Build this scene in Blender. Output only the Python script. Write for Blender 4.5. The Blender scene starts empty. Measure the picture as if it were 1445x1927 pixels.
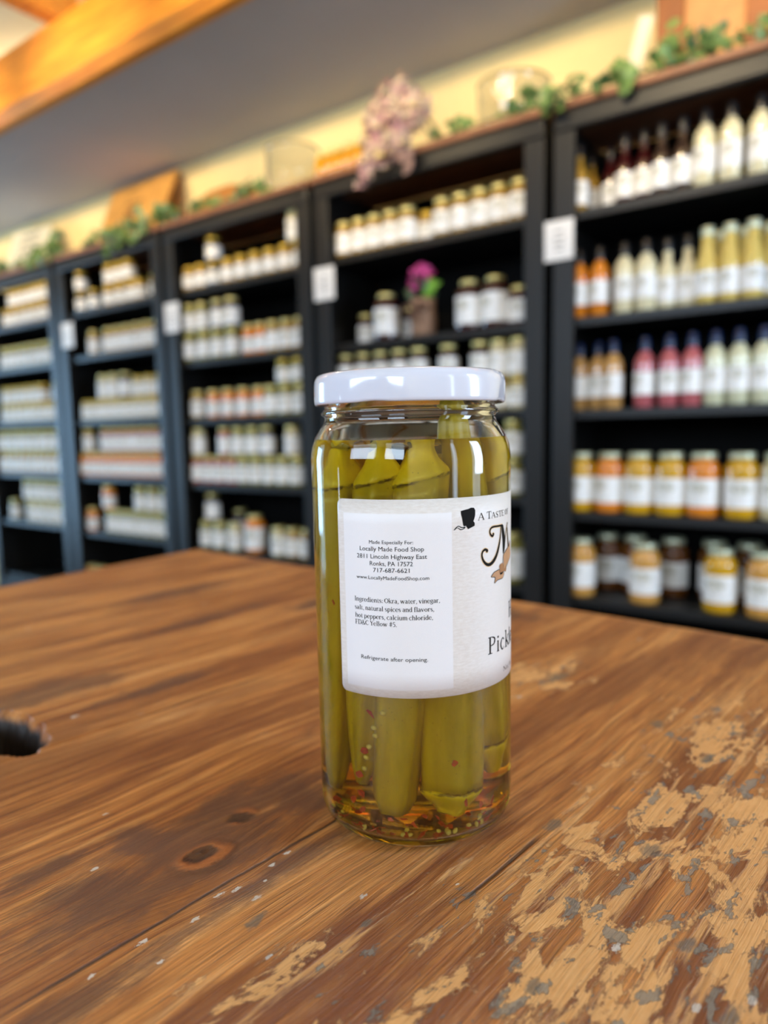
import bpy, bmesh, math, random
from math import sin, cos, pi, radians, sqrt, atan2, hypot
from mathutils import Vector, Matrix, noise as mnoise

random.seed(7)
sc = bpy.context.scene
COL = sc.collection
CZ = 1.054            # height of the lens above the shop floor; X runs along the shelf wall, Y towards it

# ------------------------------------------------------------------ camera
cam_data = bpy.data.cameras.new('camera')
cam = bpy.data.objects.new('camera', cam_data)
COL.objects.link(cam)
PITCH, ROLL, YAW = radians(6.46), radians(1.2), radians(36.463)
cp, sp, cr, sr = cos(PITCH), sin(PITCH), cos(ROLL), sin(ROLL)
fwd = Vector((0, cp, -sp)); dwn = Vector((0, -sp, -cp)); rgt = Vector((1, 0, 0))
xr = cr * rgt + sr * dwn
yd = -sr * rgt + cr * dwn
RZ = Matrix.Rotation(YAW, 3, 'Z')
xr, yd, fw = RZ @ xr, RZ @ yd, RZ @ fwd
m3 = Matrix((xr, -yd, -fw)).transposed()
cam.matrix_world = Matrix.Translation((0, 0, CZ)) @ m3.to_4x4()
cam_data.sensor_fit = 'HORIZONTAL'
cam_data.sensor_width = 36.0
cam_data.lens = 1336 / 1445 * 36
cam_data.clip_start = 0.01
cam_data.dof.use_dof = True
cam_data.dof.focus_distance = 0.213
cam_data.dof.aperture_fstop = cam_data.lens / 3.45
sc.camera = cam

# ------------------------------------------------------------------ world, lights, exposure
sc.view_settings.view_transform = 'Standard'
sc.view_settings.look = 'None'
sc.view_settings.gamma = 1.0
sc.view_settings.use_curve_mapping = False
sc.view_settings.exposure = EXPOSURE = -0.95
sc.cycles.use_denoising = True
sc.cycles.max_bounces = 14
sc.cycles.transmission_bounces = 12
sc.cycles.glossy_bounces = 6
sc.cycles.diffuse_bounces = 4
sc.cycles.volume_bounces = 0
sc.cycles.sample_clamp_indirect = 6.0
sc.cycles.caustics_reflective = True
sc.cycles.caustics_refractive = True
sc.cycles.blur_glossy = 0.5
world = bpy.data.worlds.new('daylight')
sc.world = world
world.use_nodes = True
wb = world.node_tree.nodes['Background']
wb.inputs['Color'].default_value = (0.62, 0.78, 1.0, 1)
wb.inputs['Strength'].default_value = 1.5


def area_light(name, loc, target, sx, sy, power, color, spread=180):
    d = bpy.data.lights.new(name, 'AREA')
    d.shape = 'RECTANGLE'; d.size = sx; d.size_y = sy
    d.energy = power; d.color = color; d.spread = radians(spread)
    o = bpy.data.objects.new(name, d); COL.objects.link(o)
    o.location = loc
    o.rotation_euler = (Vector(target) - Vector(loc)).to_track_quat('-Z', 'Y').to_euler()
    return o


def bulb(name, loc, power, color, r=0.06):
    d = bpy.data.lights.new(name, 'POINT'); d.energy = power; d.color = color; d.shadow_soft_size = r
    o = bpy.data.objects.new(name, d); COL.objects.link(o); o.location = loc
    return o


def spot(name, loc, target, power, color, angle=100, blend=.6, r=.05):
    d = bpy.data.lights.new(name, 'SPOT'); d.energy = power; d.color = color; d.shadow_soft_size = r
    d.spot_size = radians(angle); d.spot_blend = blend
    o = bpy.data.objects.new(name, d); COL.objects.link(o); o.location = loc
    o.rotation_euler = (Vector(target) - Vector(loc)).to_track_quat('-Z', 'Y').to_euler()
    return o


DAY = (0.64, 0.80, 1.0)
SKYB = (0.36, 0.66, 1.0)
WARM = (1.0, 0.78, 0.46)
# daylight through the windows of the shop (each light stands in its opening)
XL, XR, YF, YB = -6.3, 1.9, -3.2, 2.43
area_light('daylight_right', (XR - 0.01, 1.18, 1.55), (XR - 1, 1.18, 1.55), 0.50, 1.2, 95, (0.56, 0.74, 1.0))
area_light('daylight_right_door', (XR - 0.01, 0.02, 1.45), (XR - 1, 0.02, 1.45), 0.14, 1.4, 8, DAY)
area_light('daylight_left_door', (XL + 0.01, 0.6, 1.1), (XL + 1, 0.6, 1.1), 1.2, 1.9, 150, SKYB)
area_light('daylight_front_door', (-4.8, YF + 0.01, .62), (-4.8, YF + 1, .62), 0.28, .9, 14, DAY)
area_light('daylight_front_high', (-1.6, YF + 0.01, 2.0), (-1.6, YF + 1, 1.9), 2.2, 1.1, 165, DAY)
area_light('daylight_front_high', (0.9, YF + 0.01, 2.0), (0.9, YF + 1, 1.9), 1.4, 1.1, 120, DAY)
# warm track lights aimed at the shelf wall, bulbs up between the joists, added unseen fill bulbs that brighten the boards over the low ceiling
for x in (-5.2, -4.3, -3.4, -2.5, -1.6, -0.7, 0.2):
    spot('track_light', (x, 0.45, CZ + 1.375), (x, 2.43, CZ + 1.14), 230, WARM, 52, 1.0)
for x in (-3.3, -1.95, -0.4):
    bulb('joist_bulb', (x, 0.85, CZ + 1.56), 12, WARM, .05)
for x in (-3.5, -2.1):
    bulb('board_fill_bulb', (x, 2.0, CZ + 1.60), 10, (1.0, .93, .72), .04)


# ------------------------------------------------------------------ helpers


class MB:
    """collects faces, builds ONE mesh object"""
    def __init__(s):
        s.v = []; s.f = []; s.uv = None; s.sm = []

    def add(s, verts, faces, smooth=False):
        b = len(s.v)
        s.v.extend([tuple(p) for p in verts])
        for f in faces:
            s.f.append(tuple(i + b for i in f)); s.sm.append(smooth)
        return s

    def box(s, x0, x1, y0, y1, z0, z1, mtx=None):
        v = [Vector((x, y, z)) for z in (z0, z1) for y in (y0, y1) for x in (x0, x1)]
        if mtx is not None:
            v = [mtx @ p for p in v]
        return s.add(v, [(0, 2, 3, 1), (4, 5, 7, 6), (0, 1, 5, 4), (2, 6, 7, 3), (0, 4, 6, 2), (1, 3, 7, 5)])

    def lathe(s, prof, n=32, c=(0, 0, 0), cap0=True, cap1=True, smooth=True):
        v = []; f = []
        for r, z in prof:
            for i in range(n):
                a = 2 * pi * i / n
                v.append((c[0] + r * cos(a), c[1] + r * sin(a), c[2] + z))
        for k in range(len(prof) - 1):
            for i in range(n):
                j = (i + 1) % n
                f.append((k * n + i, k * n + j, (k + 1) * n + j, (k + 1) * n + i))
        s.add(v, f, smooth)
        if cap0: s.add(v[:n], [tuple(range(n))[::-1]])
        if cap1: s.add(v[-n:], [tuple(range(n))])
        return s

    def tube(s, pts, rad, n=8, smooth=True):
        pts = [Vector(p) for p in pts]
        rr = rad if isinstance(rad, (list, tuple)) else [rad] * len(pts)
        v = []; f = []
        for i, p in enumerate(pts):
            t = (pts[min(i + 1, len(pts) - 1)] - pts[max(i - 1, 0)]).normalized()
            a = t.orthogonal().normalized() if i == 0 else (a - t * a.dot(t)).normalized()
            b = t.cross(a)
            for k in range(n):
                w = 2 * pi * k / n
                v.append(p + (a * cos(w) + b * sin(w)) * rr[i])
        for i in range(len(pts) - 1):
            for k in range(n):
                j = (k + 1) % n
                f.append((i * n + k, i * n + j, (i + 1) * n + j, (i + 1) * n + k))
        f.append(tuple(range(n))[::-1]); f.append(tuple(range((len(pts) - 1) * n, len(pts) * n)))
        return s.add(v, f, smooth)

    def mesh(s, name, m):
        me = bpy.data.meshes.new(name)
        me.from_pydata(s.v, [], s.f)
        me.polygons.foreach_set('use_smooth', s.sm)
        if m: me.materials.append(m)
        me.update()
        return me

    def build(s, name, m, parent=None, loc=None):
        return link(name, s.mesh(name, m), parent, loc)


def link(name, me, parent=None, loc=None):
    o = bpy.data.objects.new(name, me); COL.objects.link(o)
    if parent: o.parent = parent
    if loc is not None: o.location = loc
    return o


def tag(o, label, cat, group=None):
    o['label'] = label; o['category'] = cat
    if group: o['group'] = group
    return o


def thing(name, label, cat, loc=(0, 0, 0), rz=0, group=None):
    o = bpy.data.objects.new(name, None); COL.objects.link(o)
    o.empty_display_size = 0.02
    o.location = loc; o.rotation_euler = (0, 0, rz)
    return tag(o, label, cat, group)


def struct(name, mb, m):
    o = mb.build(name, m); o['kind'] = 'structure'
    return o


def bevel(o, w, seg=2):
    md = o.modifiers.new('bevel', 'BEVEL'); md.width = w; md.segments = seg; md.limit_method = 'ANGLE'
    return o


# ------------------------------------------------------------------ material helper
class G:
    def __init__(s, name):
        s.m = bpy.data.materials.new(name); s.m.use_nodes = True
        s.t = s.m.node_tree
        s.b = s.t.nodes['Principled BSDF']; s.out = s.t.nodes['Material Output']
        s._tc = None

    def n(s, typ, **kw):
        nd = s.t.nodes.new(typ)
        for k, v in kw.items(): setattr(nd, k, v)
        return nd

    def l(s, a, b): s.t.links.new(a, b)

    def put(s, sock, v):
        if isinstance(v, bpy.types.NodeSocket): s.l(v, sock)
        elif isinstance(v, (tuple, list)) and len(v) == 3 and sock.type == 'RGBA': sock.default_value = (*v, 1)
        else: sock.default_value = v

    def tc(s, k='Object'):
        if s._tc is None: s._tc = s.n('ShaderNodeTexCoord')
        return s._tc.outputs[k]

    def map(s, vec, scale=(1, 1, 1), loc=(0, 0, 0), rot=(0, 0, 0)):
        nd = s.n('ShaderNodeMapping'); s.l(vec, nd.inputs[0])
        nd.inputs['Scale'].default_value = scale; nd.inputs['Location'].default_value = loc
        nd.inputs['Rotation'].default_value = rot
        return nd.outputs[0]

    def noise(s, vec, scale=5, detail=4, rough=.55, dist=0, out=0):
        nd = s.n('ShaderNodeTexNoise'); s.l(vec, nd.inputs['Vector'])
        nd.inputs['Scale'].default_value = scale; nd.inputs['Detail'].default_value = detail
        nd.inputs['Roughness'].default_value = rough; nd.inputs['Distortion'].default_value = dist
        return nd.outputs[out]

    def ramp(s, fac, stops, interp='LINEAR'):
        nd = s.n('ShaderNodeValToRGB'); s.put(nd.inputs[0], fac)
        e = nd.color_ramp.elements; nd.color_ramp.interpolation = interp
        while len(e) < len(stops): e.new(0.5)
        for el, (p, c) in zip(e, stops):
            el.position = p
            el.color = (*c, 1) if isinstance(c, (tuple, list)) else (c, c, c, 1)
        return nd.outputs[0]

    def math(s, op, a, b=0.0, c=0.0, clamp=False):
        nd = s.n('ShaderNodeMath', operation=op, use_clamp=clamp)
        s.put(nd.inputs[0], a); s.put(nd.inputs[1], b); s.put(nd.inputs[2], c)
        return nd.outputs[0]

    def mix(s, fac, a, b, blend='MIX'):
        nd = s.n('ShaderNodeMix', data_type='RGBA', blend_type=blend)
        s.put(nd.inputs[0], fac); s.put(nd.inputs[6], a); s.put(nd.inputs[7], b)
        return nd.outputs[2]

    def step(s, v, a, b):
        nd = s.n('ShaderNodeMapRange', interpolation_type='SMOOTHSTEP')
        s.put(nd.inputs[0], v); nd.inputs[1].default_value = a; nd.inputs[2].default_value = b
        return nd.outputs[0]

    def sep(s, v):
        nd = s.n('ShaderNodeSeparateXYZ'); s.l(v, nd.inputs[0]); return nd.outputs

    def bump(s, h, strength=.3, dist=.001):
        nd = s.n('ShaderNodeBump'); s.put(nd.inputs['Height'], h)
        nd.inputs['Strength'].default_value = strength; nd.inputs['Distance'].default_value = dist
        s.l(nd.outputs[0], s.b.inputs['Normal'])

    def set(s, **kw):
        for k, v in kw.items(): s.put(s.b.inputs[k.replace('_', ' ')], v)
        return s.m


def plain(name, col, rough=.5, var=.12, scale=20, **kw):
    g = G(name)
    nz = g.noise(g.tc(), scale, 4, .6)
    c = g.mix(g.ramp(nz, [(.3, 0.0), (.7, 1.0)]), tuple(max(0, x * (1 - var)) for x in col), tuple(x * (1 + var) for x in col))
    g.set(Base_Color=c, Roughness=rough, **kw)
    return g.m


def hexc(h):
    h = h.lstrip('#'); o = []
    for i in (0, 2, 4):
        c = int(h[i:i + 2], 16) / 255
        o.append(c / 12.92 if c <= .04045 else ((c + .055) / 1.055) ** 2.4)
    return tuple(o)
SHELF_Z = {"A": [0.622, 0.32, 0.052, -0.252, -0.515, -0.8], "B": [0.634, 0.322, 0.062, -0.215, -0.5, -0.8], "C": [0.628, 0.326, 0.074, -0.212, -0.505, -0.8], "D": [0.633, 0.412, 0.09, -0.197, -0.488, -0.8], "E": [0.634, 0.4, 0.1, -0.192, -0.474, -0.8]}
ROWS = [
    ('E', 1, 'lower', 'small', 'amber', 2.091, 0.634, [-4.183, -4.1, -4.017, -3.935, -3.852, -3.769, -3.687]),
    ('E', 1, 'upper', 'small', 'amber', 2.091, 0.734, [-4.111, -4.04, -3.969, -3.897, -3.826, -3.755]),
    ('E', 2, '', 'jelly', 'green', 2.091, 0.4, [-4.25, -4.176, -4.102, -4.029, -3.955, -3.881, -3.808, -3.734, -3.66]),
    ('E', 3, 'lower', 'small', 'cream', 2.091, 0.1, [-4.282, -4.207, -4.131, -4.056, -3.981, -3.906, -3.831, -3.756, -3.681]),
    ('E', 3, 'upper', 'small', 'cream', 2.091, 0.2, [-4.269, -4.181, -4.093, -4.005, -3.9206]),
    ('E', 3, 'upper', 'small', 'amber', 2.091, 0.2, [-3.8514, -3.713]),
    ('E', 4, 'lower', 'jelly', 'amber', 2.091, -0.192, [-4.354, -4.282, -4.211, -4.14, -4.069, -3.998, -3.926, -3.855, -3.784, -3.713]),
    ('E', 4, 'upper', 'jelly', 'green', 2.091, -0.07, [-4.367, -4.288, -4.209, -4.13, -4.051, -3.972, -3.893, -3.814, -3.734]),
    ('E', 5, 'lower', 'jelly', 'green', 2.091, -0.474, [-4.272]),
    ('E', 5, 'lower', 'jelly', 'cream', 2.091, -0.474, [-4.078, -3.99, -3.902, -3.813, -3.725]),
    ('E', 5, 'upper', 'jelly', 'green', 2.091, -0.352, [-4.102, -4.015, -3.928, -3.84, -3.753]),
    ('D', 1, 'lower', 'small', 'dark', 2.091, 0.633, [-3.423, -3.311]),
    ('D', 1, 'lower', 'small', 'amber', 2.091, 0.633, [-3.18, -3.091, -3.0046]),
    ('D', 1, 'lower', 'small', 'amber', 2.091, 0.633, [-2.9354, -2.812]),
    ('D', 1, 'upper', 'small', 'dark', 2.091, 0.733, [-3.423]),
    ('D', 1, 'upper', 'small', 'amber', 2.091, 0.733, [-3.167, -3.09, -3.013]),
    ('D', 2, '', 'jelly', 'amber', 2.091, 0.412, [-3.339]),
    ('D', 2, '', 'jelly', 'amber', 2.091, 0.412, [-3.206, -3.128, -3.05, -2.971, -2.893, -2.815]),
    ('D', 3, 'lower', 'small', 'cream', 2.091, 0.09, [-3.436, -3.357, -3.278, -3.199, -3.119, -3.04, -2.961, -2.881, -2.802]),
    ('D', 3, 'upper', 'jelly', 'cream', 2.091, 0.19, [-3.279, -3.192]),
    ('D', 3, 'upper', 'jelly', 'dark', 2.091, 0.19, [-3.094]),
    ('D', 3, 'upper', 'small', 'cream', 2.091, 0.19, [-2.99, -2.902, -2.814]),
    ('D', 4, 'lower', 'jelly', 'orange', 2.091, -0.197, [-3.483, -3.408, -3.332, -3.256, -3.18, -3.104, -3.028, -2.953, -2.877, -2.801]),
    ('D', 4, 'upper', 'jelly', 'amber', 2.091, -0.075, [-3.443]),
    ('D', 4, 'upper', 'jelly', 'red', 2.091, -0.075, [-3.284, -3.204, -3.124, -3.044, -2.964, -2.885, -2.805]),
    ('D', 5, 'lower', 'jelly', 'orange', 2.091, -0.488, [-3.457]),
    ('D', 5, 'lower', 'jelly', 'green', 2.091, -0.488, [-3.28, -3.203, -3.125, -3.047, -2.969, -2.891, -2.814]),
    ('D', 5, 'upper', 'jelly', 'orange', 2.091, -0.366, [-3.3]),
    ('D', 5, 'upper', 'jelly', 'green', 2.091, -0.366, [-3.025, -2.927, -2.83]),
    ('D', 6, '', 'jelly', 'orange', 2.091, -0.8, [-3.505, -3.422, -3.339]),
    ('D', 6, '', 'jelly', 'dark', 2.091, -0.8, [-3.21]),
    ('C', 1, 'lower', 'small', 'amber', 2.091, 0.628, [-2.571, -2.493]),
    ('C', 1, 'lower', 'small', 'dark', 2.091, 0.628, [-2.412]),
    ('C', 1, 'lower', 'small', 'amber', 2.091, 0.628, [-2.323, -2.241, -2.159, -2.077, -1.995, -1.914]),
    ('C', 1, 'upper', 'small', 'dark', 2.091, 0.728, [-2.412]),
    ('C', 1, 'upper', 'jelly', 'cream', 2.091, 0.728, [-1.941]),
    ('C', 2, 'lower', 'jelly', 'green', 2.091, 0.326, [-2.589, -2.499, -2.409, -2.32]),
    ('C', 2, 'lower', 'jelly', 'orange', 2.091, 0.326, [-2.2146, -2.1454]),
    ('C', 2, 'lower', 'jelly', 'amber', 2.091, 0.326, [-2.076, -2.0, -1.924]),
    ('C', 2, 'upper', 'jelly', 'green', 2.091, 0.448, [-2.581, -2.503]),
    ('C', 2, 'upper', 'jelly', 'dark', 2.091, 0.448, [-2.4, -2.317]),
    ('C', 3, 'lower', 'jelly', 'amber', 2.091, 0.074, [-2.559]),
    ('C', 3, 'lower', 'jelly', 'orange', 2.091, 0.074, [-2.453, -2.358, -2.264, -2.1696]),
    ('C', 3, 'lower', 'jelly', 'green', 2.091, 0.074, [-2.1004, -2.019, -1.937]),
    ('C', 3, 'upper', 'small', 'green', 2.091, 0.196, [-2.024, -1.943]),
    ('C', 4, 'lower', 'jelly', 'red', 2.091, -0.212, [-2.578, -2.502, -2.427, -2.351]),
    ('C', 4, 'lower', 'jelly', 'green', 2.091, -0.212, [-2.278, -2.2, -2.122, -2.045]),
    ('C', 4, 'lower', 'jelly', 'green', 2.091, -0.212, [-1.968]),
    ('C', 4, 'upper', 'jelly', 'cream', 2.091, -0.09, [-2.567]),
    ('C', 4, 'upper', 'jelly', 'red', 2.091, -0.09, [-2.392]),
    ('C', 4, 'upper', 'jelly', 'green', 2.091, -0.09, [-2.304, -2.219]),
    ('C', 4, 'upper', 'jelly', 'dark', 2.091, -0.09, [-2.136]),
    ('C', 4, 'upper', 'jelly', 'cream', 2.091, -0.09, [-1.991]),
    ('C', 5, 'lower', 'jelly', 'green', 2.091, -0.505, [-2.542, -2.455]),
    ('C', 5, 'lower', 'jelly', 'cream', 2.091, -0.505, [-2.357]),
    ('C', 5, 'lower', 'jam', 'orange', 2.103, -0.505, [-2.243]),
    ('C', 5, 'lower', 'jelly', 'cream', 2.091, -0.505, [-2.09]),
    ('C', 5, 'lower', 'jelly', 'amber', 2.091, -0.505, [-2.008, -1.928]),
    ('C', 5, 'upper', 'jelly', 'dark', 2.108, -0.383, [-2.519]),
    ('C', 5, 'back row', 'jam', 'dark', 2.238, -0.505, [-2.483]),
    ('B', 1, '', 'jelly', 'amber', 2.091, 0.634, [-1.6955, -1.6263, -1.5571, -1.486, -1.4168]),
    ('B', 1, '', 'small', 'amber', 2.118, 0.634, [-1.3531]),
    ('B', 1, '', 'jelly', 'amber', 2.091, 0.634, [-1.278, -1.208, -1.1385, -1.0693, -1.0001]),
    ('B', 2, '', 'jam', 'wine', 2.103, 0.322, [-1.524, -1.186, -1.0915]),
    ('B', 2, 'back row', 'jelly', 'wine', 2.208, 0.322, [-1.696, -1.497]),
    ('B', 2, '', 'jelly', 'wine', 2.108, 0.322, [-1.0105]),
    ('B', 3, 'lower', 'small', 'dark', 2.091, 0.062, [-1.702, -1.621, -1.541, -1.46, -1.38]),
    ('B', 3, 'upper', 'jelly', 'dark', 2.091, 0.162, [-1.702, -1.621, -1.541, -1.46, -1.38]),
    ('B', 3, 'lower', 'small', 'dark', 2.091, 0.062, [-1.261, -1.1402]),
    ('B', 3, 'upper', 'jelly', 'dark', 2.091, 0.162, [-1.261, -1.1402]),
    ('B', 3, 'lower', 'small', 'cream', 2.091, 0.062, [-1.071, -1.0018]),
    ('B', 3, 'upper', 'jelly', 'cream', 2.091, 0.162, [-1.071, -1.0018]),
    ('B', 4, 'lower', 'jelly', 'green', 2.091, -0.215, [-1.023]),
    ('B', 4, 'upper', 'jelly', 'green', 2.091, -0.093, [-1.023]),
    ('B', 5, '', 'jam', 'green', 2.103, -0.5, [-1.033]),
    ('A', 1, '', 'slim', 'amber', 2.093, 0.622, [-0.813]),
    ('A', 1, 'back row', 'slim', 'amber', 2.188, 0.622, [-0.812]),
    ('A', 1, 'back row', 'slim', 'wine', 2.168, 0.622, [-0.745]),
    ('A', 1, '', 'slim', 'wine', 2.108, 0.622, [-0.6855, -0.6323]),
    ('A', 1, '', 'slim', 'dark', 2.093, 0.622, [-0.5812, -0.5263]),
    ('A', 1, '', 'dress', 'ivory', 2.093, 0.622, [-0.4707, -0.408, -0.34]),
    ('A', 2, '', 'dress', 'orange', 2.093, 0.32, [-0.81, -0.749]),
    ('A', 2, '', 'dress', 'ivory', 2.093, 0.32, [-0.677, -0.6165]),
    ('A', 2, '', 'slim', 'ivory', 2.108, 0.32, [-0.5629, -0.5097]),
    ('A', 2, '', 'yellow', 'yellow', 2.093, 0.32, [-0.4576, -0.4024, -0.347]),
    ('A', 2, 'back row', 'yellow', 'yellow', 2.158, 0.32, [-0.44, -0.38, -0.322]),
    ('A', 3, '', 'dress', 'tan', 2.118, 0.052, [-0.8155, -0.7573]),
    ('A', 3, '', 'dress', 'tan', 2.093, 0.052, [-0.7047]),
    ('A', 3, '', 'dress', 'pink', 2.093, 0.052, [-0.615, -0.548, -0.4878]),
    ('A', 3, '', 'dress', 'pale', 2.093, 0.052, [-0.4296, -0.3714, -0.3132]),
    ('A', 4, '', 'quart', 'gold', 2.103, -0.252, [-0.801]),
    ('A', 4, '', 'quart', 'orange', 2.103, -0.252, [-0.7138]),
    ('A', 4, '', 'quart', 'gold', 2.103, -0.252, [-0.6266]),
    ('A', 4, '', 'quart', 'gold', 2.103, -0.252, [-0.5394]),
    ('A', 4, '', 'quart', 'orange', 2.103, -0.252, [-0.4522]),
    ('A', 4, '', 'quart', 'gold', 2.103, -0.252, [-0.3566]),
    ('A', 4, '', 'quart', 'cream', 2.103, -0.252, [-0.2694]),
    ('A', 5, '', 'quart', 'peach', 2.103, -0.515, [-0.799]),
    ('A', 5, '', 'quart', 'peach', 2.103, -0.515, [-0.606]),
    ('A', 5, '', 'quart', 'gold', 2.103, -0.515, [-0.402]),
    ('A', 5, '', 'quart', 'peach', 2.103, -0.515, [-0.294]),
    ('A', 5, 'back row', 'quart', 'brown', 2.238, -0.515, [-0.7626, -0.6754, -0.56, -0.445, -0.351]),
    ('A', 6, '', 'quart', 'gold', 2.103, -0.8, [-0.7072, -0.62, -0.5328, -0.4456, -0.3584, -0.2712]),
]
SEEDS = [[0.0075, -0.0285, 0.0457], [0.0044, -0.0292, 0.0402], [0.0049, -0.0291, 0.0375], [0.0026, -0.0294, 0.0332], [0.0015, -0.0295, 0.0293], [0.0007, -0.0295, 0.0252], [0.0287, -0.0069, 0.0079], [0.0284, -0.008, 0.0062], [0.0289, -0.0058, 0.0062], [0.0239, -0.0173, 0.0062], [0.0251, -0.0154, 0.0062], [-0.0107, -0.0275, 0.0062], [-0.0001, -0.0295, 0.0062], [0.0003, -0.0295, 0.0062], [0.0129, -0.0265, 0.0062], [0.0149, -0.0255, 0.0062]]
FLAKES = [[0.0033, -0.0293, 0.0452, 1.5], [0.0011, -0.0295, 0.0317, 1.1], [-0.0012, -0.0295, 0.0228, 1.4], [-0.0005, -0.0295, 0.0163, 1.2], [-0.0039, -0.0292, 0.0132, 1.3], [-0.0109, -0.0274, 0.0062, 1.3], [0.004, -0.0292, 0.0064, 1.5], [-0.0034, -0.0293, 0.0062, 1.2], [0.0101, -0.0277, 0.0062, 1.3], [0.0132, -0.0264, 0.0101, 0.9], [0.0094, -0.028, 0.0092, 0.9], [0.0055, -0.029, 0.0062, 1.2], [0.0251, -0.0155, 0.028, 1.1], [0.0263, -0.0134, 0.026, 1.2], [0.027, -0.012, 0.0132, 1.2], [0.0288, -0.0066, 0.0109, 1.5], [0.0295, -0.0008, 0.0102, 1.2], [0.0187, -0.0229, 0.0111, 0.9], [0.0215, -0.0202, 0.0104, 0.9], [0.0223, -0.0193, 0.0063, 1.1], [0.0292, -0.0045, 0.0062, 1.2], [0.021, -0.0207, 0.0062, 1.4], [0.0178, -0.0235, 0.0062, 1.3], [0.0138, -0.0261, 0.0062, 1.2], [-0.0152, -0.0253, 0.007, 1.0], [-0.0055, -0.029, 0.0072, 1.2], [0.0001, -0.0295, 0.0107, 1.2], [-0.0111, -0.0273, 0.0802, 0.8], [0.0161, -0.0247, 0.008, 1.0], [0.0072, -0.0286, 0.0062, 1.2]]
# ------------------------------------------------------------------ room shell
M_CREAM = plain('cream_wall_paint', hexc('#f0d79a'), .75, .03, 6)
M_SOFFIT = plain('grey_ceiling_paint', hexc('#b2b1b3'), .8, .02, 4)
M_BOARD = plain('pale_ceiling_board', hexc('#f4e6c0'), .7, .05, 6)
M_FRONT = plain('darkened_front_wall', hexc('#6e5a44'), .6, .1, 5)  # unseen wall, colour darkened to cut reflections in the jar glass
M_FLOOR = plain('brown_shop_floor', hexc('#46331f'), .45, .2, 3)
M_FRAME = plain('white_window_frame', hexc('#dcdcd8'), .5, .03)


def pine_material():
    g = G('orange_pine')
    p = g.map(g.tc(), (1.2, 22, 22))
    n = g.noise(p, 3, 5, .6, .6)
    c = g.ramp(n, [(.3, hexc('#b8691c')), (.55, hexc('#dc8e28')), (.8, hexc('#eaa63c'))])
    k = g.n('ShaderNodeTexVoronoi'); g.l(g.map(g.tc(), (1.6, 5, 5)), k.inputs['Vector']); k.inputs['Scale'].default_value = 1.5
    c = g.mix(g.step(k.outputs['Distance'], .09, .05), c, hexc('#8a4a1c'))
    return g.set(Base_Color=c, Roughness=.5)


M_PINE = pine_material()
ZS = CZ + 1.345          # underside of the low ceiling over the shelves
ZT = CZ + 1.76           # underside of the open ceiling boards
struct('floor', MB().box(XL, XR, YF, YB + .1, -.05, 0), M_FLOOR)
struct('wall_back', MB().box(XL - .1, XR + .1, YB, YB + .1, 0, ZT), M_CREAM)
struct('ceiling', MB().box(XL, XR, 1.665, YB, ZS, ZS + .05), M_SOFFIT)
struct('ceiling_boards', MB().box(XL, XR, YF, YB, ZT, ZT + .04), M_BOARD)
bmx = MB(); bq = [(1.58, 1.350), (1.58, 1.555), (1.66, 1.555), (1.66, 1.325), (1.622, 1.325)]
bmx.add([(x, y, CZ + z) for x in (XL, XR) for y, z in bq], [(0, 1, 2, 3, 4), (9, 8, 7, 6, 5)] + [(i, i + 5, (i + 1) % 5 + 5, (i + 1) % 5) for i in range(5)])
struct('trim_1', bmx, M_PINE)
for x in (-5.46, -4.06, -2.66, -1.26, .14, 1.54):
    struct('trim_2', MB().box(x - .04, x + .04, YF + .06, 1.66, CZ + 1.556, ZT), M_PINE)


def wall_with_openings(name, axis, at, lo, hi, thick, opens, m):
    """axis 'x': wall plane x=at running along y; 'y': wall plane y=at running along x. opens: (a0,a1,z0,z1)"""
    mb = MB()
    def b(a0, a1, z0, z1):
        if a1 - a0 < 1e-4 or z1 - z0 < 1e-4: return
        t0, t1 = min(at, at + thick), max(at, at + thick)
        if axis == 'x': mb.box(t0, t1, a0, a1, z0, z1)
        else: mb.box(a0, a1, t0, t1, z0, z1)
    p = lo
    for a0, a1, z0, z1 in sorted(opens):
        b(p, a0, 0, ZT); b(a0, a1, 0, z0); b(a0, a1, z1, ZT); p = a1
    b(p, hi, 0, ZT)
    struct(name, mb, m)
    for i, (a0, a1, z0, z1) in enumerate(opens):
        f = MB(); w = .045
        def q(c0, c1, d0, d1):
            t0, t1 = sorted((at + thick * .2, at + thick * .6))
            if axis == 'x': f.box(t0, t1, c0, c1, d0, d1)
            else: f.box(c0, c1, t0, t1, d0, d1)
        q(a0, a0 + w, z0, z1); q(a1 - w, a1, z0, z1); q(a0 + w, a1 - w, z0, z0 + w); q(a0 + w, a1 - w, z1 - w, z1)
        if a1 - a0 > .4: q((a0 + a1) / 2 - .02, (a0 + a1) / 2 + .02, z0 + w, z1 - w)
        WIN[0] += 1
        struct('window_%d' % WIN[0], f, M_FRAME)


WIN = [0]
wall_with_openings('wall_right', 'x', XR, YF, YB, .1, [(-.05, .09, .75, 2.15), (.93, 1.43, .95, 2.15)], M_CREAM)
wall_with_openings('wall_left', 'x', XL, YF, YB, -.1, [(0, 1.2, .15, 2.05)], M_CREAM)
wall_with_openings('wall_front', 'y', YF, XL, XR, -.1, [(-4.94, -4.66, .17, 1.07), (-2.7, -.5, 1.45, 2.55), (.2, 1.6, 1.45, 2.55)], M_FRONT)

# ------------------------------------------------------------------ bookcases


def black_paint():
    g = G('black_satin_paint')
    n = g.noise(g.map(g.tc(), (30, 30, 3)), 3, 4, .6)
    c = g.ramp(n, [(.3, (.006, .0055, .005)), (.7, (.010, .009, .008))])
    g.bump(n, .08, .001)
    g.b.inputs['Specular IOR Level'].default_value = .40
    return g.set(Base_Color=c, Roughness=.42)


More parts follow.
